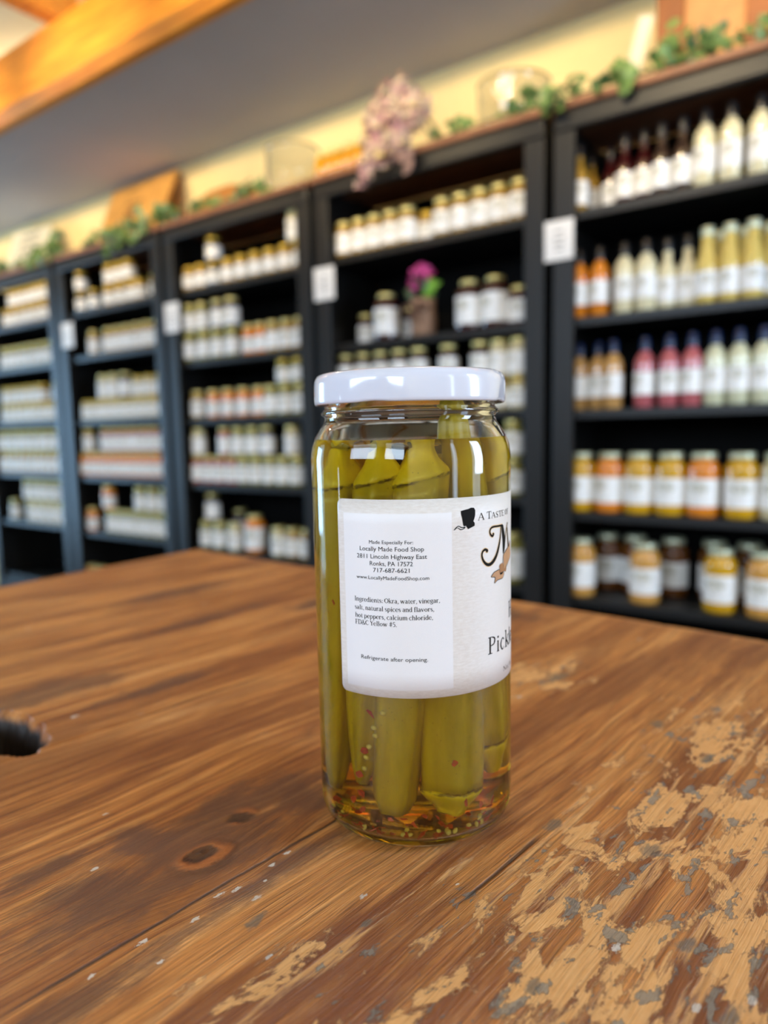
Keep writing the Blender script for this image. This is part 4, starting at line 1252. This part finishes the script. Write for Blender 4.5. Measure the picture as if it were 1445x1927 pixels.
# the pods on the bottom of the jar lie in a bed of flakes and seeds
M_FLAKE = plain('red_pepper_flake', hexc('#b83a18'), .4, .35, 700)
M_SEED = plain('pale_pepper_seed', hexc('#e8d680'), .4, .12, 700)
jm = Vector((JX, JY, TZ + .0006))
rf = random.Random(5)
for k in range(26):
    a = JROT + rf.uniform(-1.5, 1.5); r = rf.uniform(.019, .0293)
    FLAKES.append([r * cos(a), r * sin(a), .0062 + rf.uniform(0, .0012), rf.uniform(.9, 1.5)])
for k in range(8):
    a = JROT + rf.uniform(-1.3, 1.3); r = rf.uniform(.024, .0292)
    SEEDS.append([r * cos(a), r * sin(a), .0066])
for i, (x, y, z, s) in enumerate(FLAKES):
    mb = MB(); k = rf.randint(5, 7); r = .00125 * s; v = []
    el = rf.uniform(.35, .9)
    ang = sorted(rf.uniform(0, 2 * pi) for _ in range(k)) if rf.random() < .3 else [2 * pi * q / k + rf.uniform(-.3, .3) for q in range(k)]
    rad = [r * rf.uniform(.7, 1.25) for _ in ang]
    for zz in (0, .00022):
        for a, q in zip(ang, rad):
            v.append((q * cos(a), q * el * sin(a), zz + .25 * q * cos(a) ** 2))
    f = [tuple(range(k))[::-1], tuple(range(k, 2 * k))] + [(q, (q + 1) % k, k + (q + 1) % k, k + q) for q in range(k)]
    mb.add(v, f)
    bottom = z < .0075
    if bottom:
        k_r = .0300 / max(hypot(x, y), .0300 / 1.035); x, y, z = x * min(1.035, k_r), y * min(1.035, k_r), z - .0020
    lab = 'small red pepper flake lying on the bottom of the pickle jar' if bottom else 'small red pepper flake stuck between the okra inside the pickle jar'
    o = mb.build('pepper_flake', M_FLAKE)
    o.location = jm + Vector((x, y, z))
    if bottom: o.rotation_euler = (rf.uniform(-.5, .5), rf.uniform(-.5, .5), rf.uniform(0, 6))
    else: o.rotation_euler = (pi / 2 + rf.uniform(-.3, .3), rf.uniform(0, 6), atan2(y, x) + pi / 2)
    tag(o, lab, 'pepper flake', 'red pepper flakes on the jar bottom' if bottom else 'red pepper flakes between the okra')
for i, (x, y, z) in enumerate(SEEDS):
    bottom = z < .0085
    if bottom: z -= .0018
    o = MB().lathe([(.0003, -.0005), (.0007, -.0004), (.00105, 0), (.0007, .0004), (.0003, .0005)], 14).build('pepper_seed', M_SEED)
    o.location = jm + Vector((x, y, z)); o.scale = (1, .85, 1)
    o.rotation_euler = (rf.uniform(-1, 1), rf.uniform(-1, 1), rf.uniform(0, 3)) if bottom else (pi / 2, 0, atan2(y, x) + pi / 2)
    tag(o, 'pale round pepper seed on the bottom of the pickle jar' if bottom else 'pale pepper seed in the vertical line of seeds inside the pickle jar', 'seed',
        'pepper seeds on the jar bottom' if bottom else 'line of pepper seeds in the jar')
# ------------------------------------------------------------------ price cards on the bookcase posts
M_CARD = plain('white_card', hexc('#f4f0ec'), .5, .02)
M_PRINT = plain('grey_card_print', hexc('#6f6a66'), .6, .1)
for x, z, w, h, lab in ((-.847, .541, .088, .112, 'white price card on the left post of the rightmost bookcase'),
                        (-1.748, .541, .095, .116, 'white price card on the post left of the jam jars'),
                        (-2.632, .516, .098, .125, 'white price card on the post between second and third bookcase from left'),
                        (-3.478, .520, .102, .122, 'white price card on the post right of the leftmost bookcase')):
    t = thing('price_card', lab, 'card', (x, 2.0285, CZ + z), 0, 'price cards on the bookcase posts')
    MB().box(-w / 2, w / 2, -.0016, 0, -h / 2, h / 2).build('card', M_CARD, t)
    p = MB()
    for k, (zz, hw) in enumerate(((.024, .012), (.004, .016), (-.012, .013), (-.026, .010))):
        p.box(-hw, hw, -.0021, -.0017, zz - .0022, zz + .0022)
    p.build('print', M_PRINT, t)

# ------------------------------------------------------------------ things standing on the bookcases
M_CRATE = plain('brown_crate_wood', hexc('#9a5a26'), .55, .25, 14)
M_CRATEP = plain('light_crate_panel', hexc('#c98f52'), .55, .15, 14)
t = thing('wooden_crate', 'brown wooden crate with lighter centre panel on top of rightmost bookcase', 'crate', (-.40, 2.2, TOPZ + .0004))
bevel(MB().box(-.228, -.155, -.02, 0, 0, .375).build('corner_board', M_CRATE, t), .003)
bevel(MB().box(-.155, .0, -.012, 0, 0.0, .375).build('front_panel', M_CRATEP, t), .003)
bevel(MB().box(.0, .15, -.02, 0, 0, .375).build('corner_board', M_CRATE, t), .003)
bevel(MB().box(-.228, -.208, .0005, .2, 0, .375).build('side_panel', M_CRATE, t), .003)
bevel(MB().box(.13, .15, .0005, .2, 0, .375).build('side_panel', M_CRATE, t), .003)
bevel(MB().box(-.2075, .1295, .18, .2, 0, .375).build('back_panel', M_CRATE, t), .003)


def board(name, label_, cat, quad, thick, m, mark=None, group=None):
    """flat board from four corners (bottom left, bottom right, top right, top left) with real thickness"""
    q = [Vector(p) for p in quad]
    o = (q[0] + q[1]) / 2
    nrm = (q[1] - q[0]).cross(q[3] - q[0]).normalized()
    if nrm.y > 0: nrm = -nrm
    v = [p - o for p in q] + [p - o - nrm * thick for p in q]
    f = [(0, 1, 2, 3), (7, 6, 5, 4), (0, 4, 5, 1), (1, 5, 6, 2), (2, 6, 7, 3), (3, 7, 4, 0)]
    if mark is None:
        ob = MB().add(v, f).build(name, m, None, o); tag(ob, label_, cat, group); bevel(ob, min(.004, thick * .3)); return ob
    t_ = thing(name, label_, cat, o)
    bevel(MB().add(v, f).build('board', m, t_), min(.004, thick * .3))
    mm, lines = mark
    mb_ = MB()
    e1, e2 = q[1] - q[0], q[3] - q[0]
    for a0, a1, b0, b1 in lines:
        c = [q[0] - o + e1 * a + e2 * b + nrm * .0006 for a, b in ((a0, b0), (a1, b0), (a1, b1), (a0, b1))]
        c2 = [p + nrm * .0006 for p in c]
        mb_.add(c + c2, [(4, 5, 6, 7), (3, 2, 1, 0), (0, 1, 5, 4), (1, 2, 6, 5), (2, 3, 7, 6), (3, 0, 4, 7)])
    mb_.build('engraving', mm, t_)
    return t_


M_CBOARD = plain('honey_cutting_board', hexc('#dca04e'), .5, .15, 10)
M_BURN = plain('burnt_engraving', hexc('#8a5a2a'), .6, .1)
M_SIGN = plain('cream_sign_board', hexc('#f2e6c8'), .6, .03)
board('cream_card', 'narrow cream card leaning beside the wooden crate, top right', 'card', [(-.735, 2.17, TOPZ + .004), (-.690, 2.17, TOPZ + .004), (-.632, 2.17, CZ + 1.14), (-.672, 2.17, CZ + 1.15)], .006, M_SIGN)
board('cutting_board', 'honey coloured engraved cutting board leaning on top of second bookcase from left', 'cutting board',
      [(-3.42, 2.16, TOPZ + .013), (-2.93, 2.16, TOPZ + .013), (-2.985, 2.375, CZ + 1.315), (-3.53, 2.375, CZ + 1.315)], .02, M_CBOARD,
      (M_BURN, [(.42, .60, .36, .40), (.46, .56, .44, .60), (.40, .44, .42, .56), (.58, .62, .42, .56), (.36, .66, .66, .69), (.44, .58, .30, .33)]))
gl = random.Random(3)
board('sign_board', 'cream sign with small grey lettering on top of the leftmost bookcase', 'sign',
      [(-4.35, 2.15, TOPZ + .009), (-3.93, 2.15, TOPZ + .009), (-4.13, 2.36, CZ + 1.25), (-4.58, 2.36, CZ + 1.285)], .012, M_SIGN,
      (M_PRINT, [(a, a + gl.uniform(.03, .07), b, b + .05) for b in (.78, .62, .46, .32) for a in (.36, .46, .56, .68)][:15]))
M_BREAD = plain('brown_bread_board', hexc('#b9772e'), .5, .2, 12)
pts = [(-.255, 0), (.255, 0), (.25, .075), (.16, .135), (.05, .160), (-.08, .158), (-.19, .13), (-.255, .085)]
mbb = MB(); v = [(x, 0, z) for x, z in pts] + [(x, .022, z) for x, z in pts]; n_ = len(pts)
mbb.add(v, [tuple(range(n_)), tuple(range(n_, 2 * n_))[::-1]] + [(i, i + n_, (i + 1) % n_ + n_, (i + 1) % n_) for i in range(n_)])
o = mbb.build('bread_board', M_BREAD, None, (-2.47, 2.2, TOPZ + .0005)); tag(o, 'low arched brown board standing on top of third bookcase from left', 'bread board'); bevel(o, .003)

M_CLEAR = G('clear_vase_glass').set(Base_Color=(.97, .98, .96), Roughness=.02, IOR=1.45, Transmission_Weight=1.0)


def glass_vessel(name, label_, cat, loc, prof, th=.004):
    inn = [(max(.0005, r - th), z) for r, z in prof[::-1]]
    inn[-1] = (inn[-1][0], inn[-1][1] + th)
    mb_ = MB(); mb_.lathe(prof + inn, 40, (0, 0, 0), False, False)
    b = mb_.v; N_ = 40
    mb_.add([b[i] for i in range(N_)], [tuple(range(N_))[::-1]]); mb_.add(b[-N_:], [tuple(range(N_))])
    return tag(mb_.build(name, M_CLEAR, None, loc), label_, cat)


glass_vessel('glass_canister', 'clear glass canister on top of the bookcases, left of the hanging pink flowers', 'canister', (-2.045, 2.2, TOPZ + .0005), [(.098, 0), (.106, .004), (.108, .02), (.106, .17), (.100, .19), (.103, .20), (.109, .205)])
glass_vessel('glass_bowl', 'clear glass bowl with rim among ivy on top of bookcase behind the pickle jar', 'bowl', (-1.075, 2.2, TOPZ + .0005), [(.07, 0), (.085, .01), (.108, .06), (.116, .12), (.113, .165), (.118, .172)])
M_HONEY = glassy('honey_in_small_jar', hexc('#d89a1e'))
hb = MB().lathe([(.018, 0), (.021, .003), (.021, .078), (.016, .086), (.016, .092)], 20).mesh('jar_body', M_HONEY)
hl = MB().lathe([(.0175, .088), (.0182, .089), (.0182, .103), (.0165, .105)], 20).mesh('lid', M_GOLD)
for i in range(5):
    t = thing('honey_jar', '%s tiny golden honey jar from left on top of the bookcases, beside pink flowers' % ORD[i], 'jar', (-1.80 + .0455 * i, 2.085, TOPZ + .0005), 0, 'tiny honey jars on the bookcase top')
    link('jar_body', hb, t); link('lid', hl, t)


# ------------------------------------------------------------------ ivy
def leaf_mat(name, a, b_):
    g = G(name)
    n = g.noise(g.tc(), 14, 3)
    c = g.mix(g.ramp(n, [(.35, 0.0), (.65, 1.0)]), hexc(a), hexc(b_))
    return g.set(Base_Color=c, Roughness=.42)


M_IVY = leaf_mat('green_ivy_leaf', '#2f4f22', '#7f9c54')
M_VINE = plain('brown_ivy_vine', hexc('#4a3a22'), .7, .2, 40)
IVY = [(0, -.5), (.28, -.62), (.62, -.42), (.5, -.08), (.95, .18), (.52, .34), (.38, .58), (0, 1.05), (-.38, .58), (-.52, .34), (-.95, .18), (-.5, -.08), (-.62, -.42), (-.28, -.62)]


def add_leaf(mb_, c, size, rng, face=Vector((.3, -1, .25)), outline=IVY, wild=.9):
    nrm = (face + Vector((rng.uniform(-1, 1), rng.uniform(-1, 1), rng.uniform(-1, 1))) * wild).normalized()
    a = nrm.orthogonal().normalized(); a.rotate(Matrix.Rotation(rng.uniform(0, 2 * pi), 3, nrm)); b = nrm.cross(a)
    v = [c + nrm * size * .12] + [c + a * x * size + b * y * size - nrm * size * .10 * abs(x) for x, y in outline]
    k = len(outline)
    mb_.add(v, [(0, i + 1, (i + 1) % k + 1) for i in range(k)], True)


def clear(c, o):
    """keep a leaf off the top board: above it or hanging in front of its edge"""
    w = c + o
    if w.z < TOPZ + .016:
        if w.z > TOPZ - .008 and w.y > 2.0: w.z = TOPZ + .016
        elif w.y > 1.992: w.y = 1.992
    return w - o


def garland(label_, path, n, size, rng, blobs=()):
    t_ = thing('ivy_garland', label_, 'ivy', path[0], 0, 'ivy garlands along the bookcase tops')
    o = Vector(path[0]); P_ = [Vector(p) - o for p in path]
    MB().tube(P_, .0028, 6).build('vine', M_VINE, t_)
    lv = MB()
    seg = [(P_[i + 1] - P_[i]).length for i in range(len(P_) - 1)]; tot = sum(seg)
    for i in range(n):
        d = rng.uniform(0, tot); k = 0
        while d > seg[k] and k < len(seg) - 1: d -= seg[k]; k += 1
        c = P_[k].lerp(P_[k + 1], d / seg[k]) + Vector((rng.gauss(0, .018), rng.gauss(-.004, .010), rng.gauss(.012, .014)))
        add_leaf(lv, clear(c, o), size * rng.uniform(.75, 1.6), rng)
    for (x, y, z, r, m_) in blobs:
        for i in range(m_):
            c = Vector((x, y, z)) - o + Vector((rng.gauss(0, r), rng.gauss(0, r * .4), rng.gauss(0, r * .8)))
            add_leaf(lv, clear(c, o), size * rng.uniform(.85, 1.7), rng)
    lv.build('leaves', M_IVY, t_)
    return t_


ri = random.Random(11)
zt = TOPZ + .008; YI = 2.022
garland('ivy garland running under the crate along the top of the rightmost bookcase',
        [(-.15, YI + .03, zt), (-.30, YI, zt + .004), (-.44, YI + .02, zt + .03), (-.54, YI, zt), (-.66, YI - .01, zt), (-.77, YI, zt), (-.855, YI - .026, zt - .005), (-.862, YI - .034, zt - .05)], 46, .017, ri,
        [(-.55, 2.05, zt + .055, .028, 26), (-.45, 2.08, zt + .03, .02, 10), (-.30, 2.04, zt + .03, .025, 14), (-.65, 2.0, zt - .03, .014, 9), (-.855, 1.985, zt - .005, .020, 16), (-.68, 2.03, zt + .035, .016, 8)])
garland('ivy garland beside the glass bowl on top of the bookcase behind the pickle jar',
        [(-.91, YI + .03, zt), (-.97, YI, zt), (-1.05, YI + .01, zt + .01), (-1.16, YI, zt), (-1.28, YI + .02, zt)], 16, .016, ri,
        [(-.935, 2.03, zt + .045, .018, 14), (-.985, 2.02, zt + .015, .015, 8), (-1.20, 2.05, zt + .035, .012, 7), (-1.27, 2.05, zt + .01, .012, 5)])
garland('ivy garland in front of the bread board on top of third bookcase from left',
        [(-2.12, YI + .02, zt), (-2.25, YI, zt), (-2.40, YI + .01, zt + .01), (-2.52, YI, zt), (-2.62, YI + .02, zt)], 26, .016, ri,
        [(-2.47, 2.05, zt + .035, .018, 10), (-2.20, 2.06, zt + .03, .03, 14), (-2.08, 2.06, zt + .03, .02, 8)])
garland('ivy garland in front of the engraved cutting board on second bookcase from left',
        [(-2.66, YI + .02, zt), (-2.76, YI, zt), (-2.90, YI - .012, zt), (-3.05, YI, zt), (-3.2, YI + .01, zt), (-3.30, YI + .02, zt)], 34, .019, ri,
        [(-2.72, 2.05, zt + .05, .04, 34), (-2.84, 2.02, zt + .02, .04, 34), (-2.97, 2.0, zt - .005, .035, 26), (-3.1, 2.05, zt + .03, .02, 12), (-3.27, 2.06, zt + .03, .02, 14)])
garland('ivy garland in front of the cream sign on the leftmost bookcase',
        [(-3.50, YI + .02, zt), (-3.62, YI, zt), (-3.80, YI - .01, zt), (-4.0, YI, zt), (-4.2, YI + .01, zt)], 40, .02, ri,
        [(-3.58, 2.04, zt + .04, .04, 30), (-3.72, 2.03, zt + .02, .035, 24), (-4.12, 2.03, zt + .02, .03, 18)])

# ------------------------------------------------------------------ dried hydrangea bunch
g = G('faded_pink_petals')
n = g.noise(g.tc(), 22, 4, .6)
M_PETAL = g.set(Base_Color=g.ramp(n, [(.3, hexc('#8c6258')), (.42, hexc('#c9979a')), (.56, hexc('#dcc8a8')), (.7, hexc('#bd8388'))]), Roughness=.7)
M_TWIG = plain('dry_brown_stem', hexc('#6a4a34'), .8, .2, 40)
HX = Vector((-1.385, 2.0, CZ + .99))
t = thing('dried_hydrangea', 'bunch of dried faded pink hydrangea hanging over the bookcase edge', 'dried flowers', HX)
PET = [(0, -.1), (.45, .15), (.55, .6), (.25, .95), (-.25, .95), (-.55, .6), (-.45, .15)]
rh = random.Random(21)
fl = MB()
BL = [(-.005, .02, .075, .075, .05), (.045, .03, .035, .065, .045), (-.05, 0, .02, .07, .05), (-.01, -.01, -.02, .075, .045), (-.075, -.01, -.06, .055, .035), (-.045, -.015, -.085, .05, .032), (-.10, -.02, -.125, .034, .024), (.02, -.015, -.06, .045, .03), (-.12, -.024, -.165, .022, .018), (.07, 0, .005, .04, .03)]
for (x, y, z, r, ry) in BL:
    for i in range(int(60 * (r / .06) ** 2)):
        d = Vector((rh.gauss(0, 1), rh.gauss(0, 1), rh.gauss(0, 1))).normalized()
        if d.y > .6: d.y = -d.y
        c = Vector((x + d.x * r, y - .02 + d.y * ry, z + d.z * r)) * rh.uniform(.94, 1.04)
        for k in range(4):
            a = k * pi / 2 + rh.uniform(-.3, .3)
            nn = (d + Vector((rh.uniform(-.4, .4),) * 3)).normalized(); u_ = nn.orthogonal().normalized(); u_.rotate(Matrix.Rotation(a, 3, nn)); w_ = nn.cross(u_)
            s_ = rh.uniform(.010, .015)
            v = [c + (u_ * yy + w_ * xx) * s_ + nn * s_ * .25 * yy for xx, yy in PET]
            fl.add(v, [tuple(range(7))], True)
fl.build('blossoms', M_PETAL, t)
st_ = MB()
for k in range(6):
    a = Vector((rh.uniform(-.03, .05), .04, rh.uniform(.03, .07))); b = Vector((rh.uniform(.08, .13), rh.uniform(.06, .10), -.06 + rh.uniform(0, .02)))
    st_.tube([a, a.lerp(b, .5) + Vector((0, 0, .02)), b], .002, 6)
st_.build('stems', M_TWIG, t)
lf = MB()
for k, (x, z, r) in enumerate(((.045, -.115, .034), (.055, -.15, .028), (.03, -.09, .03))):
    add_leaf(lf, Vector((x, -.03, z)), r, rh, Vector((.3, -1, 0)), [(0, -1.2), (.45, -.5), (.5, .1), (.3, .7), (0, 1.1), (-.3, .7), (-.5, .1), (-.45, -.5)], .25)
lf.build('dry_leaf', plain('dry_mauve_leaf', hexc('#86685f'), .7, .25, 40), t)

# ------------------------------------------------------------------ flower pot on the second shelf
M_BURLAP = plain('brown_burlap', hexc('#9a7860'), .9, .25, 160)
FP = Vector((-1.375, 2.115, CZ + .322 + .0003))
t = thing('flower_pot', 'burlap wrapped pot with bright pink flower on second shelf above the pickle jar', 'flower pot', FP)
MB().lathe([(.040, 0), (.043, .003), (.044, .07), (.041, .10), (.043, .128), (.041, .128), (.038, .11)], 28).build('pot', M_BURLAP, t)
bw = MB()
for s_ in (-1, 1):
    bw.tube([(0, -.046, .088), (s_ * .02, -.055, .106), (s_ * .045, -.05, .10), (s_ * .04, -.05, .085), (s_ * .012, -.05, .084)], [.004, .006, .008, .006, .004], 8)
    bw.tube([(0, -.047, .086), (s_ * .014, -.05, .065), (s_ * .02, -.049, .045)], [.004, .005, .004], 8)
bw.build('bow', plain('brown_ribbon', hexc('#6a4c3a'), .9, .2, 100), t)
lv = MB()
for k in range(16):
    a = rh.uniform(0, 2 * pi); r = rh.uniform(.01, .05)
    add_leaf(lv, Vector((r * cos(a) - .012, r * .7 * sin(a) - .005, .135 + rh.uniform(0, .06))), .022, rh, Vector((0, -1, .5)), [(0, -1.2), (.45, -.5), (.5, .1), (.3, .7), (0, 1.1), (-.3, .7), (-.5, .1), (-.45, -.5)], .8)
lv.build('foliage', leaf_mat('dark_foliage', '#2c3c24', '#4a5c38'), t)
gr = MB()
for k in range(5):
    x = .028 + .008 * k
    gr.tube([(x * .5, -.01, .12), (x * .9, -.015, .16), (x + .006 * k, -.018, .205 - .008 * k)], [.007, .009, .002], 6)
gr.build('green_blades', leaf_mat('bright_blades', '#5f9a24', '#86b83c'), t)
pk = MB()
for (x, z, r) in ((-.012, .205, .032), (.02, .212, .026), (-.03, .178, .02), (.0, .225, .02)):
    for i in range(46):
        d = Vector((rh.gauss(0, 1), rh.gauss(0, 1), rh.gauss(0, 1))).normalized()
        add_leaf(pk, Vector((x, -.01, z)) + d * r, .011, rh, d, PET, .5)
pk.build('pink_blossom', plain('magenta_petals', hexc('#d84a94'), .55, .25, 60), t)
st_ = MB(); st_.tube([(0, 0, .10), (-.005, -.004, .15), (-.008, -.008, .2)], .003, 6); st_.build('stem', leaf_mat('green_stem', '#4a6a2c', '#5f8a3c'), t)
